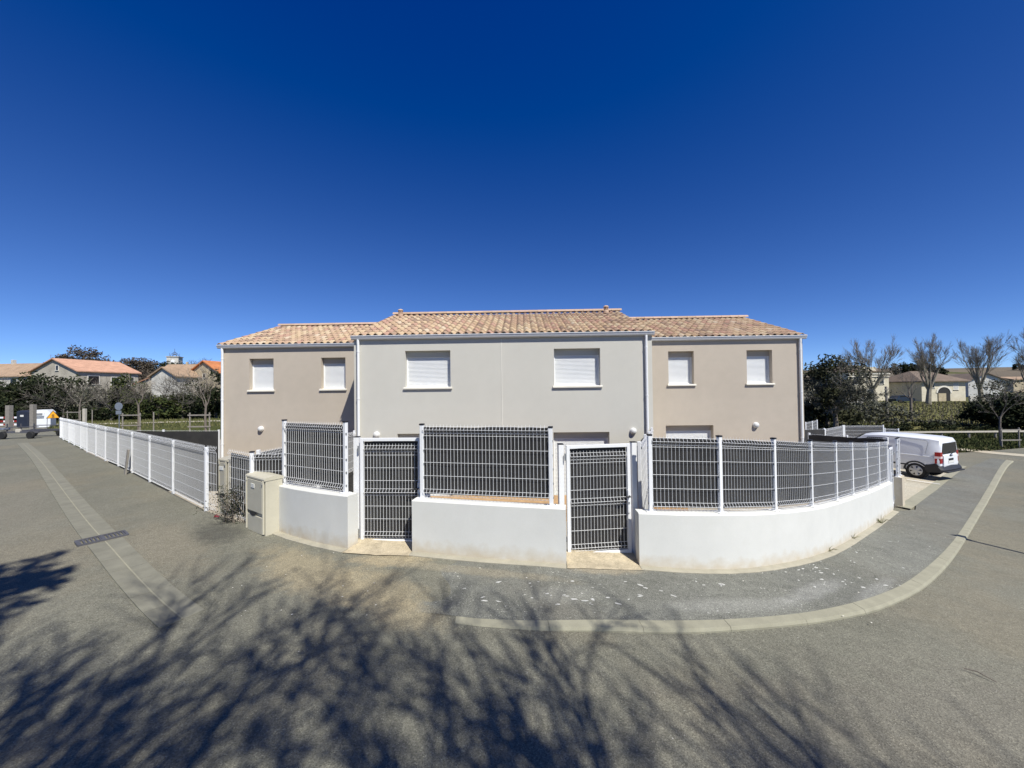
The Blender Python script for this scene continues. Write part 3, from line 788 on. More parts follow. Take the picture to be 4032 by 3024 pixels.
def house(label, loc, W, D, run, eave, ridge_z, rm, openings, lamps, pipes, vents=(), joint=None, sides='lr', tiles_x=None, extra_gutter=(0, 0)):
    t = thing('row_house', label, 'house', (*loc, FLOOR), YAW)
    E = eave - FLOOR; RZ = ridge_z - FLOOR
    # facade with openings
    xs = sorted({0, W, *[v for o in openings for v in (o[0], o[1])]}); zs = sorted({0, E, *[v - FLOOR for o in openings for v in (o[2], o[3])]})
    mb = MB(); op = [(a, b, c - FLOOR, d - FLOOR) for a, b, c, d in openings]
    for x0, x1 in zip(xs, xs[1:]):
        for z0, z1 in zip(zs, zs[1:]):
            mx, mz = (x0 + x1) / 2, (z0 + z1) / 2
            if any(a < mx < b and c < mz < d for a, b, c, d in op): continue
            mb.add([(x0, 0, z0), (x1, 0, z0), (x1, 0, z1), (x0, 0, z1)], [(0, 1, 2, 3)])
    RV = .235
    for a, b, c, d in op:
        mb.add([(a, 0, c), (b, 0, c), (b, 0, d), (a, 0, d), (a, RV, c), (b, RV, c), (b, RV, d), (a, RV, d)],
               [(0, 4, 5, 1), (1, 5, 6, 2), (2, 6, 7, 3), (3, 7, 4, 0)])
    for s, x in (('l', 0), ('r', W)):
        pts = [(x, 0, 0), (x, D, 0), (x, D, E), (x, run, RZ - .06), (x, 0, E)]
        mb.add(pts, [(0, 1, 2, 3, 4) if s == 'r' else (4, 3, 2, 1, 0)])
    mb.add([(0, D, 0), (W, D, 0), (W, D, E), (0, D, E)], [(3, 2, 1, 0)])
    mb.build('wall', rm, t, local=True)
    # windows
    for a, b, c, d in op:
        wn = part_empty('window', t)
        sh = MB(); pts = []; z = c + .06; k = 0
        hts = d - c
        while z < d - .001:
            z2 = min(d, z + .042)
            sh.add([(a + .03, RV - .02, z), (b - .03, RV - .02, z), (b - .03, RV - .045, z + .013), (a + .03, RV - .045, z + .013)], [(0, 1, 2, 3)])
            sh.add([(a + .03, RV - .045, z + .012), (b - .03, RV - .045, z + .012), (b - .03, RV - .045, z2 - .008), (a + .03, RV - .045, z2 - .008)], [(0, 1, 2, 3)])
            sh.add([(a + .03, RV - .045, z2 - .008), (b - .03, RV - .045, z2 - .008), (b - .03, RV - .02, z2), (a + .03, RV - .02, z2)], [(0, 1, 2, 3)])
            z = z2
        sh.build('shutter', M['pvc'], wn, local=True)
        MB().box(((a + b) / 2, RV - .055, d - .1), (b - a - .002, .03, .198)).build('shutter_box', rm, wn, local=True)
        MB().box(((a + b) / 2, RV - .04, c + .03), (b - a - .06, .03, .06), None, .004).build('bottom_bar', M['pvc'], wn, local=True)
        for x in (a + .02, b - .02): MB().box((x, RV - .04, (c + d) / 2), (.04, .05, d - c - .002), None, .004).build('guide_rail', M['pvc'], wn, local=True)
        MB().box(((a + b) / 2, RV + .02, (c + d) / 2), (b - a, .02, d - c)).build('backing', M['dark'], wn, local=True)
        if c > 1.5:
            s_ = MB()
            pr = [(-.06, -.055), (-.06, -.012), (-.045, 0), (RV - .02, .02), (RV - .02, -.055)]
            s_.loft([[(x, y, c + z) for y, z in pr] for x in (a - .05, b + .05)]); s_.build('sill', M['sill'], wn, local=True)
    # roof
    slope = math.atan2(RZ - E - .05, run + .1)
    x0, x1 = tiles_x or (-.05, W + .05)
    rf = MB()
    th = .06
    rf.add([(x0 + .04, -.02, E), (x1 - .04, -.02, E), (x1 - .04, run, RZ - .07), (x0 + .04, run, RZ - .07), (x0 + .04, D + .2, E - .05), (x1 - .04, D + .2, E - .05),
            (x0 + .04, -.02, E - th), (x1 - .04, -.02, E - th), (x1 - .04, run, RZ - .07 - th), (x0 + .04, run, RZ - .07 - th), (x0 + .04, D + .2, E - .05 - th), (x1 - .04, D + .2, E - .05 - th)],
           [(0, 1, 2, 3), (3, 2, 5, 4), (7, 6, 9, 8), (8, 9, 10, 11), (0, 6, 7, 1), (4, 5, 11, 10), (0, 3, 9, 6), (3, 4, 10, 9), (1, 7, 8, 2), (2, 8, 11, 5)])
    roof = rf.build('roof', M['ridge'], t, local=True)
    ncol = int((x1 - x0) / tile_w); pitch_x = (x1 - x0) / ncol
    Ls = math.hypot(run + .1, RZ - E - .05); nrow = int(Ls / tile_p); py = Ls / nrow
    rr = random.Random(int(W * 100))
    spots = []
    for j in range(nrow):
        for i in range(ncol):
            s = j * py
            spots.append((x0 + i * pitch_x + rr.uniform(-.004, .004), -.11 + s * math.cos(slope) + rr.uniform(-.006, .006), E + .0 + s * math.sin(slope) + .0 + rr.uniform(-.002, .002)))
    for k, sp in enumerate(spots[:300]): piece('tile', TILE, roof, sp, (slope, rr.uniform(-.015, .015), rr.uniform(-.012, .012)), (pitch_x / tile_w, py / tile_p, 1))
    if len(spots) > 300:
        mm = MB(); src = [Vector(v.co) for v in TILE.vertices]; fs = [tuple(p.vertices) for p in TILE.polygons]
        for sp in spots[300:]:
            m4 = Matrix.Translation(sp) @ Matrix.Rotation(slope, 4, 'X'); mm.add([m4 @ Vector((v.x * pitch_x / tile_w, v.y * py / tile_p, v.z)) for v in src], fs)
        tag(mm.build('upper_tiles', M['tile'], roof, True, True), None, kind='stuff')
    nr = round((x1 - x0) / .385)
    for k in range(nr):
        piece('ridge_tile', RIDGE, roof, (x0 + k * (x1 - x0) / nr, run, RZ + .035), (0, rad(-1.5), 0), ((x1 - x0) / nr / .385, 1, 1))
    for vx in vents:
        v = part_empty('roof_vent', roof)
        zc = E + (run - .35) * math.tan(slope) + .05
        b_ = MB(); b_.lathe((vx, run - .35, zc), [(.12, 0), (.11, .1), (.085, .12), (.085, .15)], 12); b_.build('base', M['ridge'], v, local=True, smooth=True)
        for k in range(8):
            an = k * math.tau / 8; MB().box((vx + .078 * math.cos(an), run - .35 + .078 * math.sin(an), zc + .2), (.03, .03, .1), Matrix.Rotation(an, 4, 'Z')).build('bar', M['ridge'], v, local=True)
        MB().lathe((vx, run - .35, zc + .25), [(.11, 0), (.115, .02), (.08, .06), (.03, .08), (.001, .085)], 12).build('hood', M['ridge'], v, local=True, smooth=True)
    # gutter
    gx0, gx1 = x0 + .0 + extra_gutter[0], x1 - extra_gutter[1]
    pr = [(-.005, .0), (-.005, -.125), (-.075, -.13), (-.115, -.1), (-.13, -.06), (-.132, -.03), (-.15, -.025), (-.15, .0), (-.14, .0), (-.122, -.02), (-.105, -.09), (-.07, -.118), (-.02, -.115), (-.017, .0)]
    MB().loft([[(x, y, E + .015 + z) for y, z in pr] for x in (gx0, gx1)]).build('gutter', M['zinc'], t, local=True)
    for px in pipes:
        g = MB(); g.tube([(px, -.07, E - .10), (px, -.07, E - .2), (px, -.06, E - .26), (px, -.06, .0)], .042, 12)
        dp = g.build('downpipe', M['pvc'], t, True, True)
        for z in (E - .5, E - 2.0, E - 3.6):
            MB().tube([(px, -.06, z), (px, -.06, z + .03)], .05, 12).build('collar', M['pvc'], dp, local=True)
    for lx, lz in lamps:
        l = part_empty('wall_lamp', t)
        Ry = Matrix.Rotation(rad(90), 4, 'X')
        MB().lathe((lx, -.002, lz - FLOOR), [(.1, 0), (.103, .02), (.1, .045)], 20, Ry).build('base', M['pvc'], l, local=True)
        MB().lathe((lx, -.045, lz - FLOOR), [(.094, 0), (.09, .03), (.07, .055), (.036, .07), (.001, .075)], 20, Ry).build('globe', M['lampglobe'], l, True, True)
    if joint: MB().box((joint, -.003, E / 2 - .07), (.022, .012, E - .14)).build('joint_strip', M['render_joint'], t, local=True)
    return t
def loc_on(base, x):     # point on a facade line
    return x
house('central two storey house in light grey render, standing forward with a wide tiled roof', (-5.05, 12.3), 9.46, 8, 4.0, 4.12, 5.60, M['render_grey'],
      [(1.65, 3.10, 2.47, 3.64), (6.39, 7.84, 2.46, 3.64), (1.38, 3.13, -1.15, 1.0), (6.34, 8.09, -1.15, 1.0)],
      [(.72, .98), (8.83, 1.02)], [.16, 9.26], (.36, 8.85), joint=4.73)
house('left wing house in pinkish beige render, set back beside the street fence', (-10.64, 14.05), 5.58, 7.4, 3.5, 4.10, 5.40, M['render_beige'],
      [(1.06, 1.96, 2.46, 3.61), (3.72, 4.61, 2.47, 3.61)], [(1.5, 1.05)], [.1], tiles_x=(-.06, 5.62), extra_gutter=(0, .1))
house('right wing house in pinkish beige render, set back behind the curved wall', (4.46, 13.72), 5.82, 7.4, 3.5, 4.14, 5.45, M['render_beige'],
      [(1.12, 2.02, 2.48, 3.66), (3.87, 4.76, 2.48, 3.66), (.99, 2.66, -1.15, 1.02)], [(4.13, 1.01)], [5.7], tiles_x=(-.1, 5.9), extra_gutter=(.15, 0))
# planks stacked at the foot of the houses
deck = thing('timber_deck', 'low stack of pale timber planks at the foot of the grey house', 'planks', (1.0, 11.4, FLOOR), YAW)
for k in range(9):
    MB().box((0, -.9 + k * .15, .32), (7.4, .135, .035), None, .004).build('plank', M['wood'], deck, local=True)
MB().box((0, -.98, .15), (7.4, .03, .3)).build('riser', M['wood'], deck, local=True)

# ------------------------------------------------------------------ utility cabinets
def cabinet(label, a, b, depth, z0, H, m, name='utility_cabinet', hood=True):
    a, b = Vector(a), Vector(b); d = (b - a); L = d.length; rz = math.atan2(d.y, d.x)
    t = thing(name, label, 'cabinet', (a.x, a.y, z0), rz)
    MB().box((L / 2, depth / 2 + .012, H / 2), (L, depth, H), None, .01).build('body', m, t, local=True)
    hd = MB(); pr = [(-.012, H - .015), (-.014, H + .012), (.0, H + .03), (depth * .5, H + .055), (depth + .02, H + .03), (depth + .02, H - .01)]
    hd.loft([[(x, y, z) for y, z in pr] for x in (-.008, L + .008)]); hd.build('hood', m, t, local=True)
    MB().box((L / 2, -.006, H * .68), (L - .14, .02, H * .58), None, .006).build('door', m, t, local=True)
    MB().box((L / 2, -.004, H * .17), (L - .14, .018, H * .3), None, .006).build('lower_panel', m, t, local=True)
    for x in (.035, L - .035): MB().box((x, -.008, H / 2 + .01), (.03, .03, H - .04), None, .008).build('edge_trim', m, t, local=True)
    gm = MB(); n = 10
    gm.add([(L / 2 - .24, -.018, H * .385)] + [(L / 2 - .24 + .34 * i / n, -.018, H * .385 - .075 * math.sin(math.pi * i / n)) for i in range(n + 1)] + [(L / 2 + .1, -.018, H * .385)], [tuple(range(n + 3))])
    gm.build('recess', M['dark'], t, local=True)
    MB().box((L * .42, -.02, H * .86), (.13, .008, .07), None, .002).build('name_plate', M['plate'], t, local=True)
    for x in (.05, L - .05): MB().tube([(x, -.02, H * .93), (x, -.035, H * .93)], .012, 8).build('lock', M['steel'], t, local=True)
cabinet('beige utility cabinet standing against the end of the short wall', (-4.70, 6.80), (-4.12, 6.40), .27, G(-4.4, 6.6) - .02, .93, M['cabinet'])
cabinet('grey beige utility cabinet set in a gap of the street fence', (-5.62, 7.37), (-5.35, 7.23), .3, G(-5.6, 7.4) + .02, 1.02, M['cabinet2'])

# ------------------------------------------------------------------ plants
LEAF_D = island_mat('dark_evergreen_leaves', [(0, (.009, .015, .006)), (.5, (.018, .026, .01)), (.85, (.032, .038, .016)), (1, (.045, .05, .022))], .8, 5, .1, .15)
LEAF_M = island_mat('mid_green_leaves', [(0, (.025, .038, .012)), (.5, (.045, .06, .018)), (1, (.08, .085, .028))], .8, 5, .1, .15)
LEAF_O = island_mat('olive_grey_leaves', [(0, (.045, .05, .035)), (.5, (.075, .08, .055)), (1, (.12, .115, .075))], .65, 5, .1, .3)
LEAF_R = island_mat('brown_twiggy_growth', [(0, (.05, .042, .032)), (.5, (.085, .07, .052)), (1, (.13, .105, .078))], .8, 5, .1, .2)
LEAF_K = island_mat('dull_olive_leaves', [(0, (.022, .026, .012)), (.5, (.042, .046, .022)), (1, (.075, .075, .038))], .8, 5, .1, .15)
LEAF_B = island_mat('budding_leaves', [(0, (.075, .085, .025)), (.5, (.125, .13, .042)), (1, (.18, .165, .065))], .65, 5, .1, .3)
TWIG = island_mat('bare_twigs', [(0, (.2, .175, .15)), (.5, (.27, .24, .2)), (1, (.34, .31, .26))], .9, 5, .1, .2)
TWIG_G = island_mat('grey_twigs', [(0, (.075, .07, .06)), (.5, (.11, .1, .085)), (1, (.15, .135, .115))], .9, 5, .1, .2)
BARK = mat('bark', (.17, .145, .12), .95, .2, 3, 20, .6, dist=.02)
BARK_P = mat('plane_tree_bark', (.25, .225, .175), .9, .3, 2.5, 12, .5, dist=.02)
def leaf(mb, p, s, rr):
    n = Vector((rr.gauss(0, 1), rr.gauss(0, 1), rr.gauss(0, 1) + .4)).normalized(); x = n.orthogonal().normalized()
    x = Matrix.Rotation(rr.uniform(0, 6.28), 3, n) @ x; y = n.cross(x)
    l, wd = s * rr.uniform(.7, 1.3), s * rr.uniform(.35, .6)
    mb.add([p - x * l * .5, p + y * wd * .5 + n * wd * .12, p + x * l * .5, p - y * wd * .5 + n * wd * .12], [(0, 1, 2, 3)])
def crown_cloud(mb, c, r, n, s, rr, clumps=26, flat=.8, lo=-1):
    c = Vector(c); cs = []
    while len(cs) < clumps:
        v = Vector((rr.uniform(-1, 1), rr.uniform(-1, 1), rr.uniform(lo, 1)))
        if .15 < v.length < 1: cs.append(v)
    for v in cs:
        k = n // clumps; cr = rr.uniform(.22, .42)
        for _ in range(k):
            q = Vector((rr.gauss(0, 1), rr.gauss(0, 1), rr.gauss(0, 1) * flat)).normalized() * cr * rr.random() ** .4
            w_ = v + q
            leaf(mb, c + Vector((w_.x * r[0], w_.y * r[1], w_.z * r[2])), s, rr)
def evergreen(label, x, y, H, rx, m, seed, n=2600, s=.28, cat='tree', name='evergreen_tree', base=None, trunk_h=.25, group=None, lo=-1, ry=None):
    rr = random.Random(seed); z0 = G(x, y) if base is None else base
    t = thing(name, label, cat, (x, y, z0), 0, group)
    tr = MB(); tr.tube([(x, y, z0 - .2), (x + rr.uniform(-.1, .1), y, z0 + H * .3), (x + rr.uniform(-.2, .2), y, z0 + H * .75)], [.05 * H ** .7, .04 * H ** .7, .01 * H], 6)
    for k in range(7):
        an = rr.uniform(0, 6.28); h0 = z0 + H * rr.uniform(.2, .6)
        tr.tube([(x, y, h0), (x + math.cos(an) * rx * .6, y + math.sin(an) * rx * .6, h0 + H * .2)], [.02 * H, .006 * H], 5)
    tr.build('trunk', BARK, t)
    mb = MB(); ch_ = H * (1 - trunk_h)
    crown_cloud(mb, (x, y, z0 + H * trunk_h + ch_ * .5), (rx, ry or rx, ch_ * .56), n, s, rr, 34, lo=lo)
    mb.build('crown', m, t)
    return t
def grow(mb_l, mb_t, p, d, L, r, lvl, rr, prm):
    """one branch and its side branches; thick ones go to mb_l, twigs to mb_t"""
    nseg = 4 if lvl > 1 else 3; pts, rs = [p], [r]
    for i in range(nseg):
        d = (d + Vector((rr.gauss(0, 1), rr.gauss(0, 1), rr.gauss(0, 1))) * prm['wob'] + Vector((0, 0, prm['up']))).normalized()
        p = p + d * (L / nseg); pts.append(p); rs.append(r * (1 - (i + 1) / nseg * prm['taper']))
    (mb_l if lvl >= prm['wood'] else mb_t).tube(pts, rs, 6 if lvl >= 3 else (4 if lvl == 2 else 3), False)
    if lvl == 0:
        if prm.get('leaf'):
            for q in pts[1:]:
                for _ in range(prm['nleaf']):
                    leaf(prm['lmb'], q + Vector((rr.gauss(0, .1), rr.gauss(0, .1), rr.gauss(0, .1))), prm['leaf'], rr)
        return
    k = prm['kids'][lvl]
    for i in range(k):
        f = 1 if i == 0 else rr.uniform(.3, 1); j = min(nseg, max(1, round(f * nseg)))
        an = rr.uniform(0, 6.28); ax = pts[j] - pts[j - 1]; ax = ax.normalized(); o = ax.orthogonal().normalized()
        o = Matrix.Rotation(an, 3, ax) @ o; sp = prm['spread'] * rr.uniform(.5, 1.2) * (.35 if i == 0 else 1)
        nd = (ax + o * sp).normalized()
        grow(mb_l, mb_t, pts[j], nd, L * prm['ratio'] * rr.uniform(.75, 1.2), max(prm['rmin'], rs[j] * prm['rr']), lvl - 1, rr, prm)
def bare_tree(label, x, y, trunk_h, r, limbs, L, seed, prm, name='bare_tree', group=None, base=None, bark=None, lean=(0, 0), spread0=.5, leafm=None, twig=None):
    rr = random.Random(seed); z0 = G(x, y) if base is None else base
    t = thing(name, label, 'tree', (x, y, z0), 0, group)
    ml, mt = MB(), MB(); prm = dict(prm)
    if prm.get('leaf'): prm['lmb'] = MB()
    top = Vector((x + lean[0], y + lean[1], z0 + trunk_h))
    ml.tube([(x, y, z0 - .2), Vector((x, y, z0)).lerp(top, .5) + Vector((rr.gauss(0, .05), 0, 0)), top], [r * 1.25, r, r * .85], 8)
    for i in range(limbs):
        an = math.tau * i / limbs + rr.uniform(-.4, .4); sp = spread0 * rr.uniform(.6, 1.3)
        grow(ml, mt, top - Vector((0, 0, rr.uniform(0, .25) * trunk_h)), Vector((math.cos(an) * sp, math.sin(an) * sp, 1)).normalized(), L * rr.uniform(.8, 1.15), r * .5, prm['lv'], rr, prm)
    ml.build('trunk', bark or BARK, t, True)
    tag(mt.build('twigs', twig or TWIG, t), None, kind='stuff')
    if prm.get('leaf'): tag(prm['lmb'].build('leaves', leafm or LEAF_B, t), None, kind='stuff')
    return t

# trees behind the camera whose shadows lie across the junction
SH = dict(wob=.13, up=.05, taper=.5, wood=2, kids={4: 4, 3: 4, 2: 5, 1: 5}, spread=.66, ratio=.72, rr=.7, rmin=.014, lv=4, leaf=.06, nleaf=1)
bare_tree('tall budding street tree standing just behind the viewpoint', 2.4, -2.7, 2.3, .28, 7, 2.4, 17, SH, 'street_tree', 'street trees behind the viewpoint', leafm=LEAF_M)
bare_tree('budding street tree behind the viewpoint to the left', -1.0, -2.5, 2.4, .28, 6, 2.35, 50, SH, 'street_tree', 'street trees behind the viewpoint', leafm=LEAF_M)
evergreen('dense evergreen shading the near left corner of the road', -3.35, -.75, 8.8, 1.25, LEAF_D, 8, 3000, .28, trunk_h=.55)
evergreen('evergreen beyond the left edge of the street', -9.8, .6, 6.6, 1.9, LEAF_D, 18, 1500, .3)
evergreen('roadside evergreen out beyond the left road edge', -17.2, 8.2, 6.8, 2.4, LEAF_D, 19, 1800, .3)

# ------------------------------------------------------------------ parked van
def make_van():
    h = Vector((-.40, .917)).normalized(); rl = Vector((17.42, 15.75)); side = Vector((h.y, -h.x))      # heading, rear left corner, to its right
    Wd = 1.72; org = rl + side * (Wd / 2)
    rz = math.atan2(h.y, h.x)
    t = thing('parked_van', 'small white panel van parked nose-in on the concrete bay', 'van', (org.x, org.y, G(17, 16.5) + .02), rz)
    # local: x forward from the rear face, y left, z up.  Sections: (x, sill z, shoulder z, roof z, half width low, half width roof)
    S = [(.00, .42, .98, 1.60, .80, .60), (.06, .36, 1.0, 1.70, .84, .645), (.35, .30, 1.02, 1.745, .86, .665), (1.2, .27, 1.02, 1.77, .865, .68),
         (2.0, .27, 1.02, 1.765, .865, .67), (2.55, .27, 1.01, 1.69, .86, .63), (2.95, .27, 1.0, 1.42, .855, .60), (3.3, .27, .98, 1.12, .84, .62), (3.75, .28, .84, .94, .80, .60), (3.98, .34, .66, .74, .70, .52)]
    def ring(x, zs, zm, zr, wl, wr_):
        half = [(wl * .93, zs), (wl, zs + (zm - zs) * .35), (wl, zs + (zm - zs) * .7), (wl * .985, zm), (wl * .93 * .5 + wr_ * .5 + .02, zm + (zr - zm) * .55), (wr_ + .03, zr - (zr - zm) * .12), (wr_ * .8, zr - (zr - zm) * .015), (0, zr + .012)]
        pts = [(x, y, z) for y, z in half] + [(x, -y, z) for y, z in reversed(half[:-1])]
        return pts
    WX, WR = .72, .315
    body = MB(); body.loft([ring(*q) for q in S]); b = body.build('body', M['carpaint'], t, True, True)
    # cargo side panel lines, wheel arches, bumpers
    for s in (1, -1):
        Y = lambda y: s * y
        pnl = MB(); pz = [(.42, 1.06), (.36, 1.52), (.42, 1.60), (1.62, 1.66), (1.70, 1.6), (1.72, 1.05)]
        def sidey(x, z):     # side surface of the body at height z
            return .866 - max(0, z - 1.02) * .215 * 1.0
        pnl.tube([(x, Y(sidey(x, z) + .003), z) for x, z in pz], .008, 5); pnl.build('panel_line', M['ghost'], t, local=True)
        dr = MB(); dr.tube([(1.78, Y(.867), .34), (1.78, Y(.868), 1.02), (1.80, Y(sidey(1.8, 1.62) + .002), 1.62)], .006, 5); dr.build('door_gap', M['bumper'], t, local=True)
        wg = MB(); wz = [(1.84, 1.08), (1.84, 1.58), (2.38, 1.56), (2.9, 1.14), (2.86, 1.06)]
        wg.add([(x, Y(sidey(x, z) + .006), z) for x, z in wz], [tuple(range(5)) if s < 0 else tuple(reversed(range(5)))]); wg.build('side_window', M['glass'], t, local=True)
        ms = MB(); ms.add([(x, Y(.872), z) for x, z in ((.95, .50), (1.28, .50), (1.22, .55), (.95, .56))], [(0, 1, 2, 3)]); ms.box((2.0, Y(.868), .53), (1.5, .012, .07)); ms.build('rub_strip', M['bumper'], t, local=True)
        mr = MB().tube([(.28, Y(.86), .955), (1.75, Y(.874), .965)], .012, 5).build('swage_line', M['carpaint'], t, True, True)
        for nm, wx in (('rear', WX), ('front', 3.2)):
            ar = MB(); n = 14
            rings = []
            for i in range(n + 1):
                a_ = math.pi * i / n; rings.append([(wx + r * math.cos(a_), Y(yy), .315 + r * math.sin(a_)) for r, yy in ((.40, .80), (.40, .874), (.34, .874), (.34, .70))])
            ar.loft(rings, close=False); ar.build('wheel_arch', M['bumper'], t, local=True)
            dk = MB(); dk.lathe((wx, Y(.66), .315), [(.36, -.16), (.36, .02)], 20, Matrix.Rotation(rad(90), 4, 'X')); dk.build('wheel_well', M['dark'], t, local=True)
            wh = part_empty('wheel', t)
            Rw = Matrix.Rotation(rad(-90 * s), 4, 'X')
            MB().lathe((wx, Y(.70), .315), [(.2, 0), (.30, .0), (WR, .04), (WR, .14), (.295, .18), (.21, .185), (.205, .16), (.05, .15)], 28, Rw).build('tyre', M['rubber'], wh, True, True)
            rim = MB(); rim.lathe((wx, Y(.855), .315), [(.215, 0), (.215, .03), (.19, .035), (.185, .02)], 24, Rw); rim.build('rim', M['alloy'], wh, True, True)
            MB().lathe((wx, Y(.893), .315), [(.19, 0), (.188, .003)], 24, Rw).build('rim_gap', M['bumper'], wh, local=True)
            for k in range(6):
                an = k * math.tau / 6 + .3
                sp = MB(); m4 = Matrix.Translation((wx, Y(.897), .315)) @ Matrix.Rotation(-an, 4, 'Y')
                sp.add([m4 @ Vector(p) for p in [(.04, -s * .0, -.045), (.2, 0, -.06), (.2, 0, .06), (.04, 0, .045), (.04, s * .022, -.03), (.19, s * .008, -.045), (.19, s * .008, .045), (.04, s * .022, .03)]],
                       [(0, 1, 2, 3), (4, 7, 6, 5), (0, 4, 5, 1), (1, 5, 6, 2), (2, 6, 7, 3), (3, 7, 4, 0)]); sp.build('spoke', M['alloy'], wh, local=True)
            MB().lathe((wx, Y(.9), .315), [(.075, 0), (.06, .02), (.03, .028)], 14, Rw).build('hub_cap', M['alloy'], wh, True, True)
        tl = MB()
        tl.loft([[(-.012, Y(.63), z), (-.008, Y(.80), z), (.14, Y(.868), z), (.14, Y(.84), z), (.03, Y(.76), z)] for z in (.70, 1.16)])
        tl.build('tail_lamp', M['redlamp'], t, True, True)
        MB().loft([[(-.016, Y(.62), z), (-.012, Y(.802), z), (.145, Y(.871), z), (.14, Y(.84), z)] for z in (.90, .99)]).build('indicator', M['clearlamp'], t, local=True)
    bp = MB(); bp.loft([[(x, y, z) for x, z in ((xo, .33), (xo - .11, .36), (xo - .13, .45), (xo - .02, .60), (xo + .3, .62), (xo + .3, .30))] for y, xo in ((-.87, .1), (-.80, .02), (0, -.03), (.80, .02), (.87, .1))]); bp.build('rear_bumper', M['bumper'], t, local=True)
    MB().box((-.14, 0, .375), (.14, 1.5, .05), None, .012).build('bumper_step', M['bumper'], t, local=True)
    MB().loft([[(x, s * y, z) for x, z in ((.08, .34), (.5, .36), (.42, .60), (.10, .70), (.03, .60))] for s, y in ((1, .80), (1, .876))]).build('bumper_corner', M['bumper'], t, local=True)
    MB().loft([[(x, -y, z) for x, z in ((.08, .34), (.5, .36), (.42, .60), (.10, .70), (.03, .60))] for y in (.80, .876)]).build('bumper_corner', M['bumper'], t, local=True)
    dg = MB(); dg.loft([[(-.02, y, .44), (-.05, y, .62), (-.04, y, 1.0), (.0, y * .9, 1.05), (.08, y * .9, 1.05), (.08, y, .44)] for y in (-.62, .62)]); dg.build('rear_door', M['carpaint'], t, local=True)
    rw = MB(); rw.add([(-.012, -.56, 1.07), (-.012, .56, 1.07), (-.012, .66, 1.17), (-.012, .585, 1.52), (-.012, -.585, 1.52), (-.012, -.66, 1.17)], [(5, 4, 3, 2, 1, 0)]); rw.build('rear_window', M['glass'], t, local=True)
    MB().box((-.052, .0, .83), (.012, .42, .1), None, .004).build('plate_recess', M['bumper'], t, local=True)
    MB().box((-.056, .0, .74), (.01, .5, .1), None, .003).build('number_plate', M['plate'], t, local=True)
    MB().tube([(-.06, .1, 1.04), (-.075, -.25, 1.12)], .012, 6).build('rear_wiper', M['bumper'], t, local=True)
    MB().box((-.06, -.02, 1.0), (.02, .22, .035), None, .004).build('door_handle', M['bumper'], t, local=True)
    ws = MB(); ws.add([(2.66, -.56, 1.66), (2.66, .56, 1.66), (3.28, .66, 1.16), (3.28, -.66, 1.16)], [(0, 1, 2, 3)]); ws.build('windscreen', M['glass'], t, local=True)
make_van()

# ------------------------------------------------------------------ litter, weeds and small things in the foreground
tw = gnd(3795, 2640); tw2 = gnd(3925, 2693)
tag(MB().tube([(tw.x, tw.y, G(*tw) + .02), ((tw.x + tw2.x) / 2, (tw.y + tw2.y) / 2 + .02, G(*tw) + .03), (tw2.x, tw2.y, G(*tw2) + .015)], [.004, .006, .004], 5).build('twig', BARK), 'thin dark fallen twig lying on the road at right', 'twig')
wd = thing('weed', 'straggly dark weed growing through the mesh beside the beige cabinet', 'weed', (-5.0, 7.0, G(-5, 7)))
rr = random.Random(4); mb = MB(); sm = MB()
for k in range(30):
    p = Vector((-5.0 + rr.uniform(-.28, .25), 7.02 + rr.uniform(-.1, .08), G(-5, 7))); pts = [p]
    d = Vector((rr.uniform(-.4, .3), rr.uniform(-.2, .1), 1)).normalized()
    for i in range(6):
        d = (d + Vector((rr.gauss(0, .3), rr.gauss(0, .2), rr.gauss(0, .2)))).normalized(); pts.append(pts[-1] + d * rr.uniform(.06, .17))
    sm.tube(pts, [.007, .006, .006, .005, .004, .003, .002], 4)
    for q in pts:
        for _ in range(7): leaf(mb, q + Vector((rr.gauss(0, .045), rr.gauss(0, .03), rr.gauss(0, .04))), .032, rr)
sm.build('stems', BARK, wd); mb.build('leaves', LEAF_D, wd)
for k, (px, py, lab) in enumerate([(2982, 2222, 'small dry weed tuft at the foot of the curved wall, left'), (3262, 2182, 'small dry weed tuft at the foot of the curved wall, middle'), (3360, 2130, 'small dry weed tuft at the wall foot below the fifth post'), (3470, 2068, 'largest dry weed tuft near the end of the curved wall')]):
    g = gnd(px, py); t = thing('weed_tuft', lab, 'weed', (g.x, g.y, G(*g)), 0, 'weeds along the wall foot'); mb = MB()
    for _ in range(26 + 14 * (k == 3)):
        an = rr.uniform(0, 6.28); L = rr.uniform(.05, .16) * (1.5 if k == 3 else 1); z = G(*g) + .03
        mb.tube([(g.x, g.y, z), (g.x + math.cos(an) * L * .5, g.y + math.sin(an) * L * .5, z + L * .6), (g.x + math.cos(an) * L, g.y + math.sin(an) * L, z + L * .7)], [.003, .0025, .001], 3)
    mb.build('blades', LEAF_B, t)
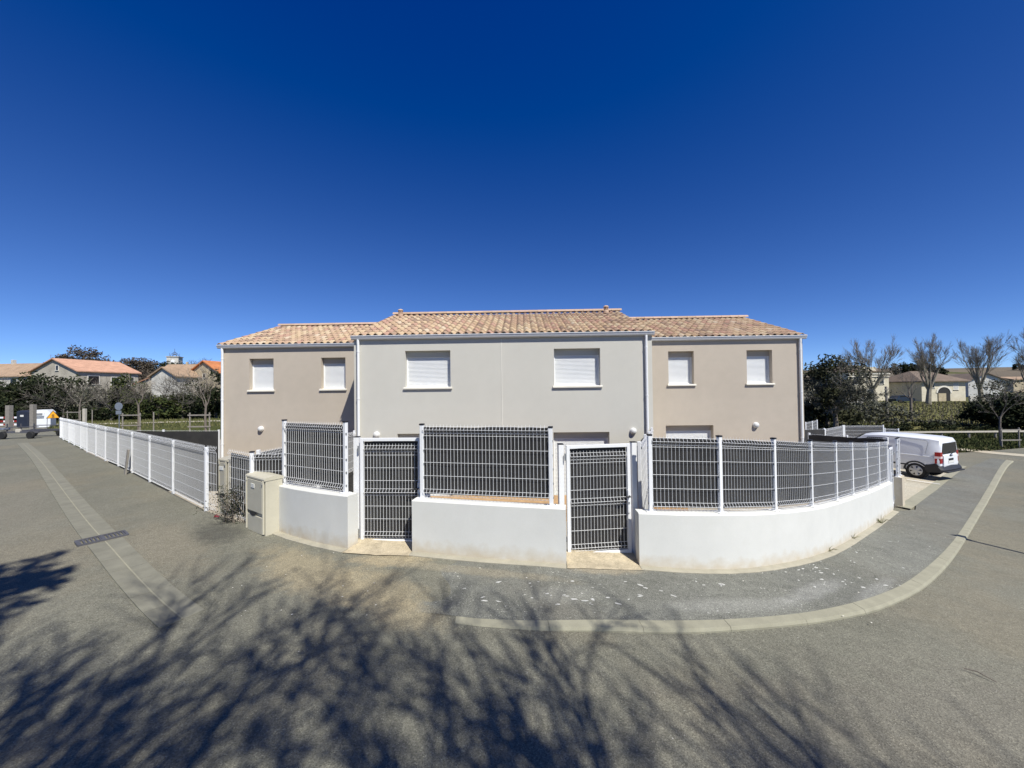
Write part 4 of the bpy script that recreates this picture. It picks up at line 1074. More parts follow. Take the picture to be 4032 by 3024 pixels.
# pebbles and mortar crumbs on the pavement
peb = MB(); rr = random.Random(9)
for _ in range(170):
    p = gnd(rr.uniform(900, 3500), rr.uniform(2150, 2480)); s = .003 + .011 * rr.random() ** 4
    if p.y > 5.9 + max(0, p.x - 3.5) * .75 or inside(p, COMPOUND): continue
    z = PAVE_H(p.x, p.y) + .008
    m3 = Matrix.Rotation(rr.uniform(0, 6.28), 3, 'Z')
    vs = [m3 @ Vector(v) for v in ((s, 0, 0), (0, s * .7, 0), (-s, 0, 0), (0, -s * .8, 0), (0, 0, s * .35))]
    peb.add([Vector((p.x, p.y, z)) + v for v in vs], [(0, 1, 4), (1, 2, 4), (2, 3, 4), (3, 0, 4)])
tag(peb.build('crumbs', M['sill']), 'pale mortar crumbs and grit scattered over the pavement', kind='stuff')
li = thing('litter', 'crumpled red and white wrapper under the grey beige cabinet', 'litter', (-5.5, 7.2, G(-5.5, 7.2)))
mb = MB()
for k in range(4): leaf(mb, Vector((-5.55 + .03 * k, 7.2 - .015 * k, G(-5.5, 7.2) + .04)), .09, random.Random(k))
mb.build('wrapper', mat('red_wrapper', (.25, .04, .055), .6), li)
# post standing outside the frame at right, its shadow crosses the kerb
tip = gnd(3745, 2110); bx = tip + Vector((SDIR.x, SDIR.y)) / SDIR.z * 2.3
sp_ = thing('marker_post', 'slim metal marker post beyond the right edge of the road', 'post', (bx.x, bx.y, G(*bx)))
MB().tube([(bx.x, bx.y, G(*bx) - .1), (bx.x, bx.y, G(*bx) + 2.05)], .05, 8).build('pole', M['steel'], sp_)
MB().box((bx.x, bx.y, G(*bx) + 2.2), (.22, .05, .3), None, .01).build('head', M['ghost'], sp_)

# ------------------------------------------------------------------ left background: street end
def stone_post(label, px, top, bot, wpx, Y, m, name='stone_post'):
    a, b = at(px, bot, Y), at(px, top, Y); w_ = wpx / F_PX * Y * .8
    t = MB().prism([(a.x - w_ / 2, Y - w_ * .4), (a.x + w_ / 2, Y - w_ * .4), (a.x + w_ / 2, Y + w_ * .4), (a.x - w_ / 2, Y + w_ * .4)], min(a.z, G(a.x, a.y)) - .1, b.z)
    o = t.build(name, m); tag(o, label, 'post')
stone_post('weathered timber post left of the flat trailer', 36, 1596, 1662, 20, 29, M['oldwood'], 'timber_post')
stone_post('weathered timber post in front of the white textile bin', 130, 1592, 1658, 18, 29, M['oldwood'], 'timber_post')
stone_post('pale stone bollard on the grass beyond the white fence', 333, 1609, 1661, 12, 33, M['stone_post'])
def flat_trailer():
    a = at(20, 1697, 24.2); z = G(a.x, a.y)
    x0, x1 = at(22, 1690, 24.2).x, at(168, 1690, 24.2).x
    t = thing('flat_trailer', 'rusty low flat trailer parked across the end of the left street', 'trailer', ((x0 + x1) / 2, 24.6, z))
    L = x1 - x0; c = (x0 + x1) / 2
    fr = MB()
    for y in (24.0, 25.5): fr.box((c, y, z + .42), (L, .09, .12))
    for k in range(6): fr.box((x0 + .2 + k * (L - .4) / 5, 24.75, z + .42), (.08, 1.4, .08))
    fr.build('chassis', M['iron'], t)
    for y in (24.05, 25.45): MB().bar((x0 + .2, y, z + .72), (x1 - .1, y, z + .74), .05, .05).build('rail', M['iron'], t)
    for x in (x0 + .3, c, x1 - .35):
        MB().bar((x, 24.05, z + .4), (x, 24.05, z + .95), .05, .05).build('stake', M['iron'], t)
    for x in (x0 + .25, x1 - .35):
        for y in (23.95, 25.5):
            MB().lathe((x, y, z + .24), [(.1, 0), (.2, .0), (.235, .03), (.235, .12), (.2, .15), (.1, .15)], 16, Matrix.Rotation(rad(90), 4, 'X')).build('wheel', M['rubber'], t)
    MB().box((x0 + .2, 23.95, z + .62), (.42, .4, .16), None, .06).build('mudguard', M['steel'], t)
    MB().box((c - .1, 24.0, z + .5), (.3, .1, .2), None, .02).build('lamp_box', M['stone_post'], t)
flat_trailer()
def textile_bin():
    p = at(176, 1652, 33.5); z = G(p.x, p.y)
    t = thing('textile_bin', 'white textile collection bin with a posting hatch by the hedge', 'bin', (p.x, p.y, z), rad(28))
    W2, D2, Hh = .52, .42, 1.55
    prof = [(-W2 + .08, .04), (-W2, .2), (-W2, Hh - .25), (-W2 + .2, Hh), (W2 - .2, Hh), (W2, Hh - .25), (W2, .2), (W2 - .08, .04)]
    MB().loft([[(x, y, q) for x, q in prof] for y in (-D2, D2)]).build('body', mat('bin_white', (.74, .76, .78), .5, .05), t, local=True)
    MB().box((-.1, -D2 - .03, 1.15), (.5, .08, .3), None, .02).build('hatch', M['white'], t, local=True)
    MB().box((-.1, -D2 - .075, 1.17), (.34, .02, .2)).build('slot', M['ghost'], t, local=True)
    MB().box((-.1, -D2 - .02, .88), (.45, .04, .06)).build('handle', M['ghost'], t, local=True)
textile_bin()
dk = at(118, 1650, 34); z = G(dk.x, dk.y)
t = thing('dark_container', 'dark recycling container beside the white textile bin', 'bin', (dk.x, dk.y, z))
MB().box((dk.x, dk.y, z + .75), (1.1, 1.1, 1.5), None, .12).build('body', mat('container_dark', (.02, .025, .04), .5), t)
MB().box((dk.x, dk.y - .56, z + 1.05), (.28, .03, .16)).build('label_plate', M['plate'], t)
sg = at(209, 1650, 30); z = at(209, 1647, 30).z
t = thing('warning_sign', 'orange triangular road works sign at the street corner', 'sign', (sg.x, sg.y, G(sg.x, sg.y)), rad(42))
loc_z = z - G(sg.x, sg.y)
MB().loft([[(-.36, y, loc_z), (.36, y, loc_z), (0, y, loc_z + .62)] for y in (.02, 0)]).build('border', mat('sign_black', (.03, .025, .02), .5), t, local=True)
MB().loft([[(-.31, y, loc_z + .03), (.31, y, loc_z + .03), (0, y, loc_z + .56)] for y in (0, -.012)]).build('face', mat('sign_orange', (.85, .40, .02), .45, .03), t, local=True)
for k, (zz, w_) in enumerate(((.25, .15), (.11, .15))): MB().lathe((0, -.014, loc_z + zz), [(w_ * .55, 0), (w_ * .5, .004)], 12, Matrix.Rotation(rad(90), 4, 'X') @ Matrix.Diagonal((1, .55, 1, 1))).build('pictogram', M['black'], t, local=True)
for s in (-.3, .3): MB().bar((s, .05, loc_z), (s * 1.1, .15, -.02), .03, .03).build('leg', M['ghost'], t, local=True)
# red and white barrier
ba = at(0, 1650, 36); z = G(ba.x, ba.y)
for k, (px, lab) in enumerate(((-18, 'red and white works barrier at the far left edge'), (72, 'red and white works barrier between the two timber posts'))):
    p = at(px, 1650, 36); t = thing('works_barrier', lab, 'barrier', (p.x, p.y, z), 0, 'works barriers')
    for j, h in enumerate((.75, .4, .1)):
        for i in range(6): MB().box((-.95 + i * .38, 0, h + .08), (.378, .04, .16)).build('board', M['redlamp'] if (i + j) % 2 else M['white'], t, local=True)
    for x in (-1, 1): MB().box((x, .03, .45), (.06, .05, .95)).build('leg', M['ghost'], t, local=True)
# round road sign seen from behind
rs = at(468, 1600, 30)
t = thing('road_sign', 'round road sign seen from behind on a grey pole', 'sign', (rs.x, rs.y, G(rs.x, rs.y)))
MB().lathe((rs.x, rs.y, rs.z), [(.30, 0), (.305, .01), (.3, .025)], 24, Matrix.Rotation(rad(90), 4, 'X')).build('disc', M['steel'], t)
MB().box((rs.x, rs.y - .02, rs.z - .48), (.44, .02, .3), None, .01).build('plate', M['steel'], t)
MB().tube([(rs.x, rs.y + .03, G(rs.x, rs.y) - .1), (rs.x, rs.y + .03, rs.z + .25)], .03, 8).build('pole', M['steel'], t)

# young staked trees on the verge
YT = dict(wob=.12, up=.08, taper=.6, wood=1, kids={3: 4, 2: 4, 1: 4}, spread=.75, ratio=.62, rr=.6, rmin=.008, lv=3)
def staked(label, px, Y, H, seed, base_py):
    p = at(px, base_py, Y); g = G(p.x, p.y)
    t = bare_tree(label, p.x, p.y, H * .5, .06, 3, H * .3, seed, YT, 'staked_tree', 'young staked trees')
    for sx, sy in ((-.6, -.5), (.6, -.5), (.6, .5)):
        MB().tube([(p.x + sx, p.y + sy, g - .1), (p.x + sx, p.y + sy, g + 1.35)], .04, 6).build('stake', M['oldwood'], t)
    for z in (.5, 1.2): MB().bar((p.x - .7, p.y - .54, g + z), (p.x + .7, p.y - .54, g + z), .03, .08).build('rail', M['oldwood'], t)
staked('young forked tree held by stakes beyond the left fence', 545, 27, 3.8, 31, 1690)
staked('young staked tree close to the left house corner', 812, 24, 4.0, 33, 1690)
staked('young staked tree on the verge behind the van', 3942, 27, 4.2, 35, 1735)
staked('slim young tree beside the stone bollard', 315, 36, 4.2, 36, 1650)

# ------------------------------------------------------------------ hedges and trees, left
HED = 'trees along the left boundary'
hx = lambda px, Y: (px - CX) / F_PX * Y
for k, (px, Y, top, rx, m, n, s, lab) in enumerate([
    (-40, 47, 1520, 3.2, LEAF_D, 2600, .42, 'dark evergreen at the left picture edge'),
    (60, 46, 1515, 3.4, LEAF_D, 3200, .40, 'dark evergreen behind the timber posts'),
    (190, 45, 1480, 3.6, LEAF_D, 4200, .40, 'tallest dark evergreen behind the white textile bin'),
    (285, 46, 1560, 2.6, LEAF_O, 1700, .34, 'grey green bushy tree right of the textile bin'),
    (392, 45, 1530, 2.6, LEAF_O, 1900, .34, 'grey green bushy tree below the pink roofed farmhouse'),
    (460, 46, 1580, 2.6, LEAF_M, 2200, .34, 'mid green shrub behind the round road sign'),
    (518, 45, 1480, 1.7, LEAF_M, 3000, .34, 'narrow green conifer right of the farmhouse'),
    (600, 45, 1572, 3.0, LEAF_M, 3000, .36, 'low green bush below the brown roofed shed'),
    (690, 44, 1555, 3.2, LEAF_M, 3200, .36, 'broad green bush below the orange roofed house'),
    (762, 45, 1582, 2.6, LEAF_O, 2000, .34, 'grey green bush next to the staked tree'),
    (850, 42, 1482, 2.3, LEAF_D, 3200, .34, 'dark evergreen against the left house corner')]):
    x = hx(px, Y); z = G(x, Y); topz = at(px, top, Y).z
    evergreen(lab, x, Y, topz - z, rx, m, 40 + k, n, s, 'tree' if top < 1550 else 'bush', 'boundary_tree' if top < 1550 else 'boundary_bush', trunk_h=.06, group=HED, lo=-1)
GB = dict(wob=.16, up=.04, taper=.6, wood=2, kids={3: 5, 2: 5, 1: 5}, spread=.9, ratio=.66, rr=.55, rmin=.012, lv=3)
for k, (px, Y, trunk, L, lab) in enumerate([(250, 43, 1.3, 1.9, 'leafless shrubby tree left of the farmhouse corner'), (440, 42, 1.2, 1.8, 'leafless grey tree before the farmhouse wall'), (620, 43, 1.4, 2.0, 'leafless grey tree under the small brown roof'),
                                             (720, 43, 1.4, 2.0, 'leafless grey tree before the white stone gable'), (790, 42, 1.4, 1.9, 'leafless grey tree before the orange roofed house'), (20, 50, 1.4, 2.2, 'leafless reddish tree at the far left edge')]):
    bare_tree(lab, hx(px, Y), Y, trunk, .12, 5, L, 70 + k, GB, 'bare_tree', 'leafless trees on the left', spread0=.9, twig=TWIG_G, bark=TWIG_G)
# thicket at the foot of the boundary
th = MB(); rr = random.Random(77)
for k in range(70):
    px = rr.uniform(-60, 870); Y = rr.uniform(41, 48); x = hx(px, Y)
    crown_cloud(th, (x, Y, G(x, Y) + .4), (1.5, 1.0, .8 if 230 < px < 480 else 1.2), 150, .3, rr, 8)
tag(th.build('undergrowth', LEAF_D), 'dark tangled undergrowth at the foot of the boundary trees', 'undergrowth', kind='stuff')
vg = MB(); 
for k in range(5200):
    px = rr.uniform(60, 880); Y = rr.uniform(24, 41); x = hx(px, Y)
    if inside((x, Y), STREET) or inside((x, Y), COMPOUND): continue
    z = G(x, Y) - .02; a_ = rr.uniform(0, 6.28); L = rr.uniform(.12, .3)
    d = Vector((math.cos(a_), math.sin(a_), 0)); vg.add([Vector((x, Y, z)) - d * .03, Vector((x, Y, z)) + d * .03, Vector((x + rr.gauss(0, .08), Y, z + L))], [(0, 1, 2)])
tag(vg.build('verge_grass', LEAF_B), 'rough verge grass beyond the left fence', 'grass', kind='stuff')

# ------------------------------------------------------------------ village houses
def roof_mat(name, c): return mat(name, c, .9, .2, 1.2, 9, .5, dist=.05)
def stone_wall(name, c, v=.2): return mat(name, c, .95, v, .9, 5, .6, dist=.04)
def village_house(label, C, yaw, W, D, hw, hr, wm, rm, wins=(), axis='y', name='village_house', z0=None, over=.35, chimneys=(), hip=0, roofth=.18, cat='house'):
    """C = near left corner, x along the front (W), y into depth (D); ridge along 'x' or 'y'"""
    z = G(*C) - .5 if z0 is None else z0
    t = thing(name, label, cat, (*C, z), yaw)
    mb = MB(); H = hw - z; A = hr - z
    if axis == 'y': mb.add([(0, 0, 0), (W, 0, 0), (W, 0, H), (W / 2, 0, A), (0, 0, H), (0, D, 0), (W, D, 0), (W, D, H), (W / 2, D, A), (0, D, H)], [(0, 1, 2, 3, 4), (9, 8, 7, 6, 5), (1, 6, 7, 2), (0, 4, 9, 5)])
    elif hip: mb.box((W / 2, D / 2, H / 2), (W, D, H))
    else: mb.add([(0, 0, 0), (W, 0, 0), (W, 0, H), (0, 0, H), (0, D, 0), (W, D, 0), (W, D, H), (0, D, H), (0, D / 2, A), (W, D / 2, A)], [(0, 1, 2, 3), (7, 6, 5, 4), (1, 5, 6, 9, 2), (0, 3, 8, 7, 4)])
    mb.build('wall', wm, t, local=True)
    r = MB(); o = over; sl = (A - H) / ((W if axis == 'y' else D) / 2); e = H - o * sl + .05; th = roofth
    if axis == 'y':
        for s in (0, 1):
            xe, xr = (-o, W / 2) if s == 0 else (W + o, W / 2)
            pts = [(xe, -o, e), (xr, -o, A + .05), (xr, D + o, A + .05), (xe, D + o, e)]
            r.loft([pts, [(a_, b_, c_ + th) for a_, b_, c_ in pts]])
    else:
        for s in (0, 1):
            ye, yr = (-o, D / 2) if s == 0 else (D + o, D / 2)
            pts = [(-o, ye, e), (-o + hip, yr, A + .05), (W + o - hip, yr, A + .05), (W + o, ye, e)]
            r.loft([pts, [(a_, b_, c_ + th) for a_, b_, c_ in pts]])
        if hip:
            for xe, s in ((-o, 1), (W + o, -1)):
                pts = [(xe, -o, e), (xe + s * hip, D / 2, A + .05), (xe, D + o, e)]; r.loft([pts, [(a_, b_, c_ + th) for a_, b_, c_ in pts]])
    rf = r.build('roof', rm, t, local=True)
    for cx_, cy_, ch2 in chimneys: MB().box((cx_, cy_, A + ch2 / 2 - .3), (.55, .55, ch2 + .6), None, .03).build('chimney', wm, rf, local=True)
    for face, u, zc, ww, wh, kind in wins:
        w_ = part_empty('window' if kind != 'door' else 'door', t); zz = zc - z
        if face == 'f': P = lambda du, dn, dz: (u + du, -dn, zz + dz); sz = lambda a_, b_, c_: (a_, b_, c_)
        else: P = lambda du, dn, dz: (W + dn, u + du, zz + dz); sz = lambda a_, b_, c_: (b_, a_, c_)
        MB().box(P(0, .01, 0), sz(ww + .24, .05, wh + .24)).build('frame', M['sill'], w_, local=True)
        MB().box(P(0, .02, 0), sz(ww, .05, wh)).build('pane', M['glass'] if kind != 'shut' else mat('shutter_pale', (.5, .5, .48), .6), w_, local=True)
        MB().box(P(0, .06, -wh / 2 - .06), sz(ww + .3, .14, .08)).build('sill', M['sill'], w_, local=True)
    return t
RW = dict(pink=roof_mat('pink_clay_roof', (.52, .30, .2)), brown=roof_mat('brown_clay_roof', (.26, .14, .09)), orange=roof_mat('orange_clay_roof', (.5, .19, .075)), tan=roof_mat('tan_clay_roof', (.34, .24, .16)), dusk=roof_mat('dull_brown_roof', (.17, .13, .1)))
SW = dict(grey=stone_wall('grey_render', (.42, .385, .315)), stone=stone_wall('pale_rubble_stone', (.52, .50, .45), .3), ochre=stone_wall('ochre_render', (.43, .365, .25)), cream=stone_wall('cream_render', (.62, .57, .44), .12), white=stone_wall('white_render', (.62, .61, .57), .15))
# pink roofed farmhouse: gable towards us, ridge running back
village_house('old grey farmhouse with a large pink tiled roof and gable', (-83.3, 66.6), rad(-9), 9.9, 9.2, 6.45, 8.55, SW['grey'], RW['pink'],
    [('f', 5.6, 7.1, .45, .8, 'pane'), ('s', 2.2, 5.0, 1.5, 1.4, 'pane'), ('s', 5.4, 4.6, 1.1, 1.9, 'pane'), ('s', 7.9, 4.9, 1.0, 1.5, 'pane')], chimneys=())
village_house('long low house with a reddish tiled roof at the far left', (-118, 77), rad(-4), 24, 8, 6.3, 8.9, SW['stone'], RW['tan'], [('f', 20, 5.2, 1.3, .9, 'pane'), ('f', 14, 5.2, 1.3, .9, 'pane'), ('f', 8, 5.2, 1.3, .9, 'pane')], axis='x', chimneys=((14, 4, 1.0),))
village_house('small shed with a brown tiled roof right of the farmhouse', (-64.5, 66), rad(35), 5.0, 6.0, 4.2, 5.6, SW['grey'], RW['brown'])
village_house('white rubble stone gable with a broken edge beside the ochre house', (-57.4, 61.2), rad(-4), 4.1, 5, 5.2, 6.5, SW['stone'], RW['tan'])
village_house('ochre gabled house with an orange tiled roof', (-56, 66), rad(-12), 7.8, 9, 5.4, 7.8, SW['ochre'], RW['orange'], [('f', 3.9, 5.4, .4, .6, 'pane'), ('f', 1.6, 3.4, .5, 1.2, 'pane')])
village_house('distant house with brown roof behind the ochre house', (-70, 92), rad(-5), 16, 8, 8.4, 10.4, SW['grey'], RW['brown'], axis='x', chimneys=((3, 4, .9), (13, 4, .8)))
village_house('distant low tan roofed house on the village slope', (-108, 118), rad(10), 20, 8, 9.5, 11.6, SW['ochre'], RW['tan'], axis='x', chimneys=((5, 4, 1.0),))
village_house('distant tan roofed house below the church tower', (-118, 134), rad(-15), 12, 8, 10.5, 12.8, SW['stone'], RW['tan'], axis='x')
# church tower
ct = at(688, 1440, 150); ztop = at(688, 1407, 150).z; wct = 3.7
t = thing('church_tower', 'square stone church tower with clock and iron bell cage', 'tower', (ct.x, ct.y, G(ct.x, ct.y)), rad(20))
hz = ztop - G(ct.x, ct.y)
MB().box((0, 0, hz / 2), (wct, wct, hz)).build('shaft', SW['stone'], t, local=True)
MB().box((0, 0, hz + .12), (wct + .4, wct + .4, .3)).build('cornice', SW['grey'], t, local=True)
MB().lathe((.1, -wct / 2 - .02, hz - 1.6), [(.62, 0), (.6, .06)], 20, Matrix.Rotation(rad(90), 4, 'X')).build('clock_face', M['white'], t, local=True)
MB().box((0, -wct / 2 - .03, hz - 2.6), (.7, .06, 1.0)).build('opening', M['dark'], t, local=True)
for k in range(4):
    an = k * math.pi / 2 + .78; MB().tube([(1.4 * math.cos(an), 1.4 * math.sin(an), hz + .2), (1.1 * math.cos(an), 1.1 * math.sin(an), hz + 1.2), (0, 0, hz + 2.2)], .07, 5).build('cage_rib', M['iron'], t, local=True)
for k in range(4):
    an = k * math.pi / 2 + .78; MB().tube([(1.6 * math.cos(an), 1.6 * math.sin(an), hz + .2), (1.6 * math.cos(an), 1.6 * math.sin(an), hz + 1.6)], .06, 5).build('finial', M['iron'], t, local=True)
MB().tube([(0, 0, hz + 2.1), (0, 0, hz + 3.4)], .06, 5).build('spike', M['iron'], t, local=True)
MB().lathe((0, 0, hz + .9), [(.38, 0), (.3, .25), (.18, .5), (.05, .6)], 10).build('bell', M['iron'], t, local=True)
# aerial on the farmhouse
ap = at(200, 1415, 68); t = thing('roof_aerial', 'thin television aerial above the farmhouse gable', 'aerial', (ap.x, ap.y, ap.z - .2))
MB().tube([(ap.x, ap.y, ap.z - .2), (ap.x, ap.y, ap.z + .85)], .03, 5).build('mast', M['ghost'], t)
MB().bar((ap.x - .1, ap.y, ap.z + .75), (ap.x + .7, ap.y, ap.z + .7), .03, .03).build('boom', M['ghost'], t)
for k in range(5): MB().bar((ap.x + k * .14, ap.y - .3, ap.z + .75 - k * .01), (ap.x + k * .14, ap.y + .3, ap.z + .75 - k * .01), .02, .02).build('element', M['ghost'], t)
FT = dict(wob=.18, up=.03, taper=.6, wood=2, kids={3: 6, 2: 8, 1: 7}, spread=1.0, ratio=.66, rr=.55, rmin=.03, lv=3)
for k, (px, Y, top, rx, m, n, lab) in enumerate([(268, 100, 1398, 4.5, LEAF_R, 2600, 'rounded clipped brown tree left behind the farmhouse'), (322, 100, 1384, 5.2, LEAF_R, 3000, 'large rounded brown tree behind the farmhouse ridge'),
        (530, 115, 1425, 7, LEAF_R, 2600, 'brownish bushy tree on the slope right of the farmhouse'), (590, 100, 1460, 7, LEAF_R, 2600, 'reddish brown scrub below the church slope'), (640, 125, 1432, 5, LEAF_D, 1800, 'dark ivy clump left of the church tower'), (712, 125, 1438, 3.5, LEAF_D, 1400, 'dark ivy clump right of the church tower')]):
    x = hx(px, Y); z = G(x, Y); evergreen(lab, x, Y, at(px, top, Y).z - z, rx, m, 100 + k, int(n * 1.7), .62, 'tree', 'village_tree', trunk_h=.15, group='trees on the village slope')
for k, (px, Y, L, lab) in enumerate([(395, 110, 3.0, 'bare spreading tree above the farmhouse ridge'), (480, 120, 3.0, 'bare rounded tree left of the church tower'), (555, 130, 3.0, 'bare pale tree nearest left of the church tower'), (775, 135, 3.4, 'bare dome shaped tree right of the church tower'), (815, 140, 3.2, 'bare dome shaped tree above the orange roof')]):
    bare_tree(lab, hx(px, Y), Y, 3.2, .3, 6, L, 120 + k, FT, 'bare_tree', 'leafless trees on the village slope', spread0=.9, twig=TWIG_G)

# ------------------------------------------------------------------ right background
# field with vines
fp = [at(3300, 1660, 45), at(4150, 1660, 45)]
fld = [(30, 36), (70, 40), (112, 62), (108, 74), (60, 71), (36, 60)]
tag(sheet('field', fld, lambda x, y: G(x, y) + .02, 3, M['field']), 'yellow green vineyard field sloping up to the old houses', kind='structure')
vn = MB(); vs_ = MB(); rr = random.Random(21)
for row in range(16):
    for k in range(70):
        u = .72 + k * .0105; Y = 39 + row * 2.0; x = u * Y + rr.uniform(-.2, .2)
        if x > 108 or not inside((x, Y), fld): continue
        z = G(x, Y); vs_.tube([(x, Y, z - .1), (x + rr.gauss(0, .08), Y, z + .55)], [.05, .035], 4)
        for _ in range(9):
            leaf(vn, Vector((x + rr.gauss(0, .35), Y + rr.gauss(0, .15), z + rr.uniform(.1, .5))), .26, rr)
tag(vs_.build('vine_stocks', BARK), 'dark vine stocks in rows across the field', 'vines', kind='stuff')
tag(vn.build('field_herbs', LEAF_B), 'yellow green herbs growing between the vines', 'vegetation', kind='stuff')
# low hedge on the near side of the field
hd = MB()
for k in range(70):
    px = rr.uniform(3190, 4100); Y = rr.uniform(36, 40); x = hx(px, Y)
    crown_cloud(hd, (x, Y, G(x, Y) + .1), (1.3, .7, rr.uniform(.2, .55)), 110, .24, rr, 8)
tag(hd.build('scrub', LEAF_D), 'low dark scrub along the foot of the field', 'undergrowth', kind='stuff')
lw = MB()
for k in range(9000):
    px = rr.uniform(3560, 4120); Y = rr.uniform(23, 36); x = hx(px, Y)
    if inside((x, Y), STREET): continue
    z = G(x, Y) - .02; a_ = rr.uniform(0, 6.28); L = rr.uniform(.08, .22)
    d = Vector((math.cos(a_), math.sin(a_), 0)); lw.add([Vector((x, Y, z)) - d * .04, Vector((x, Y, z)) + d * .04, Vector((x + rr.gauss(0, .06), Y, z + L))], [(0, 1, 2)])
tag(lw.build('lawn_grass', LEAF_M), 'green grass of the verge behind the van', 'grass', kind='stuff')
# timber rail fence
t = None
rl_ = [at(px, 1706, 31) for px in (3480, 3620, 3712, 3820, 3925, 4040, 4110)]
t = thing('rail_fence', 'low pale timber rail fence on the grass behind the van', 'fence', (rl_[2].x, 31, G(rl_[2].x, 31)))
zr = [G(p.x, p.y) + .52 for p in rl_]
for p, q, za, zb_ in zip(rl_, rl_[1:], zr, zr[1:]): MB().bar((p.x, p.y, za), (q.x, q.y, zb_), .1, .12).build('rail', M['stone_post'], t)
for p, za in zip(rl_, zr): MB().tube([(p.x, p.y + .09, za - .8), (p.x, p.y + .09, za + .06)], .07, 7).build('post', M['oldwood'], t)
# telegraph pole
pp_ = at(3497, 1690, 42); t = thing('utility_pole', 'dark wooden utility pole in front of the cream villa', 'pole', (pp_.x, pp_.y, G(pp_.x, pp_.y)))
ptop = at(3488, 1522, 42)
MB().tube([(pp_.x, pp_.y, G(pp_.x, pp_.y) - .2), (ptop.x, ptop.y, ptop.z)], [.13, .1], 8).build('pole', M['oldwood'], t)
MB().bar((ptop.x - .25, ptop.y - .1, ptop.z - .3), (ptop.x + .3, ptop.y - .1, ptop.z - .3), .06, .08).build('crossarm', M['oldwood'], t)
# cream villa
vz = at(3450, 1463, 78).z
xv = lambda px, Y: at(px, 1500, Y).x
x0v, x1v = xv(3340, 78), xv(3512, 78)
t = village_house('cream two storey villa with cornice behind the bare plane tree', (x0v, 78), rad(4), x1v - x0v, 9, vz, at(3450, 1440, 82).z, SW['cream'], RW['dusk'],
    [('f', 1.6, vz - 1.7, 1.0, 1.6, 'pane'), ('f', 4.6, vz - 1.7, 1.0, 1.6, 'pane'), ('f', 7.2, vz - 1.7, 1.0, 1.6, 'pane'), ('f', 1.6, vz - 4.7, 1.1, 1.9, 'pane'), ('f', 4.6, vz - 4.7, 1.1, 2.1, 'door')], axis='x', hip=2.6, name='villa', z0=G(x0v, 78) - .3)
Hv = vz - (G(x0v, 78) - .3); Wv = x1v - x0v
MB().box((Wv / 2, -.12, Hv - .45), (Wv + .3, .2, .16)).build('cornice', M['sill'], t, local=True)
MB().box((Wv / 2, -.1, Hv - 1.0), (Wv + .2, .14, .1)).build('string_course', M['sill'], t, local=True)
MB().prism([(Wv / 2 - 1.6, -.1), (Wv / 2 + 1.6, -.1), (Wv / 2 + 1.6, .15), (Wv / 2 - 1.6, .15)], Hv - .1, Hv + .95).build('parapet', SW['cream'], t, local=True)
# arched farm building
za = at(3720, 1499, 76).z; x0a, x1a = xv(3628, 76), xv(3808, 76)
Wa = x1a - x0a; z0a = G(x0a, 76) - .2
t = village_house('cream farm building with a wide arched carriage door', (x0a, 76), rad(2), Wa, 9, za, at(3720, 1464, 80).z, SW['cream'], RW['dusk'], [('f', Wa * .78, za - 1.1, .9, 1.3, 'shut'), ('f', Wa * .24, za - .9, .9, .9, 'pane')], axis='x', hip=3.2, name='farm_building', z0=z0a, over=.6)
ac, aw, ah = Wa * .5, Wa * .145, 1.7
arch = [(ac - aw, 0)] + [(ac - aw * math.cos(math.pi * i / 14), ah + aw * .85 * math.sin(math.pi * i / 14)) for i in range(15)] + [(ac + aw, 0)]
MB().loft([[(x, y, z + .15) for x, z in arch] for y in (.05, -.03)]).build('arch_opening', M['dark'], t, local=True)
sr = MB(); rings = []
for i in range(15):
    a_ = math.pi * i / 14; rings.append([(ac - (aw + d_) * math.cos(a_), y, ah + .15 + (aw * .85 + d_) * math.sin(a_)) for d_, y in ((0, -.02), (.3, -.02), (.3, -.1), (0, -.1))])
sr.loft(rings).build('arch_surround', M['sill'], t, local=True)
MB().box((ac - aw * .3, -.06, .15 + .8), (aw * 1.2, .06, 1.6)).build('carriage_door', SW['ochre'], t, local=True)
# white gabled house and outbuilding
x0w = xv(3812, 84); zw = at(3830, 1500, 84).z
village_house('white gabled house with pale verge beside the farm building', (x0w, 84), rad(-18), 6.0, 8, zw, at(3800, 1478, 84).z + .3, SW['white'], RW['dusk'], [('f', 2.4, zw - .7, 1.5, 1.2, 'shut')], z0=G(x0w, 84) - .3)
village_house('low outbuilding with a reddish roof at the right edge', (at(3990, 1500, 95).x, 95), rad(0), 12, 6, at(3990, 1496, 95).z, at(3990, 1486, 95).z, SW['ochre'], RW['tan'], axis='x', z0=G(118, 95) - .3)
village_house('small pale building glimpsed right of the house corner', (at(3120, 1500, 72).x, 72), rad(0), 4.2, 6, at(3170, 1500, 72).z, at(3170, 1488, 72).z, SW['cream'], RW['dusk'], axis='x', z0=G(55, 72) - .3)
# garden walls along the lane
for px0, px1, py, Y, lab in ((3330, 3400, 1560, 73, 'pale garden wall in front of the villa'), (3820, 3960, 1560, 73, 'grey garden wall right of the farm building')):
    a_, b_ = at(px0, py, Y), at(px1, py, Y)
    tag(MB().prism([(a_.x, Y), (b_.x, Y), (b_.x, Y + .3), (a_.x, Y + .3)], G(a_.x, Y) - .3, G(a_.x, Y) + 1.1).build('garden_wall', SW['stone']), lab, 'wall')
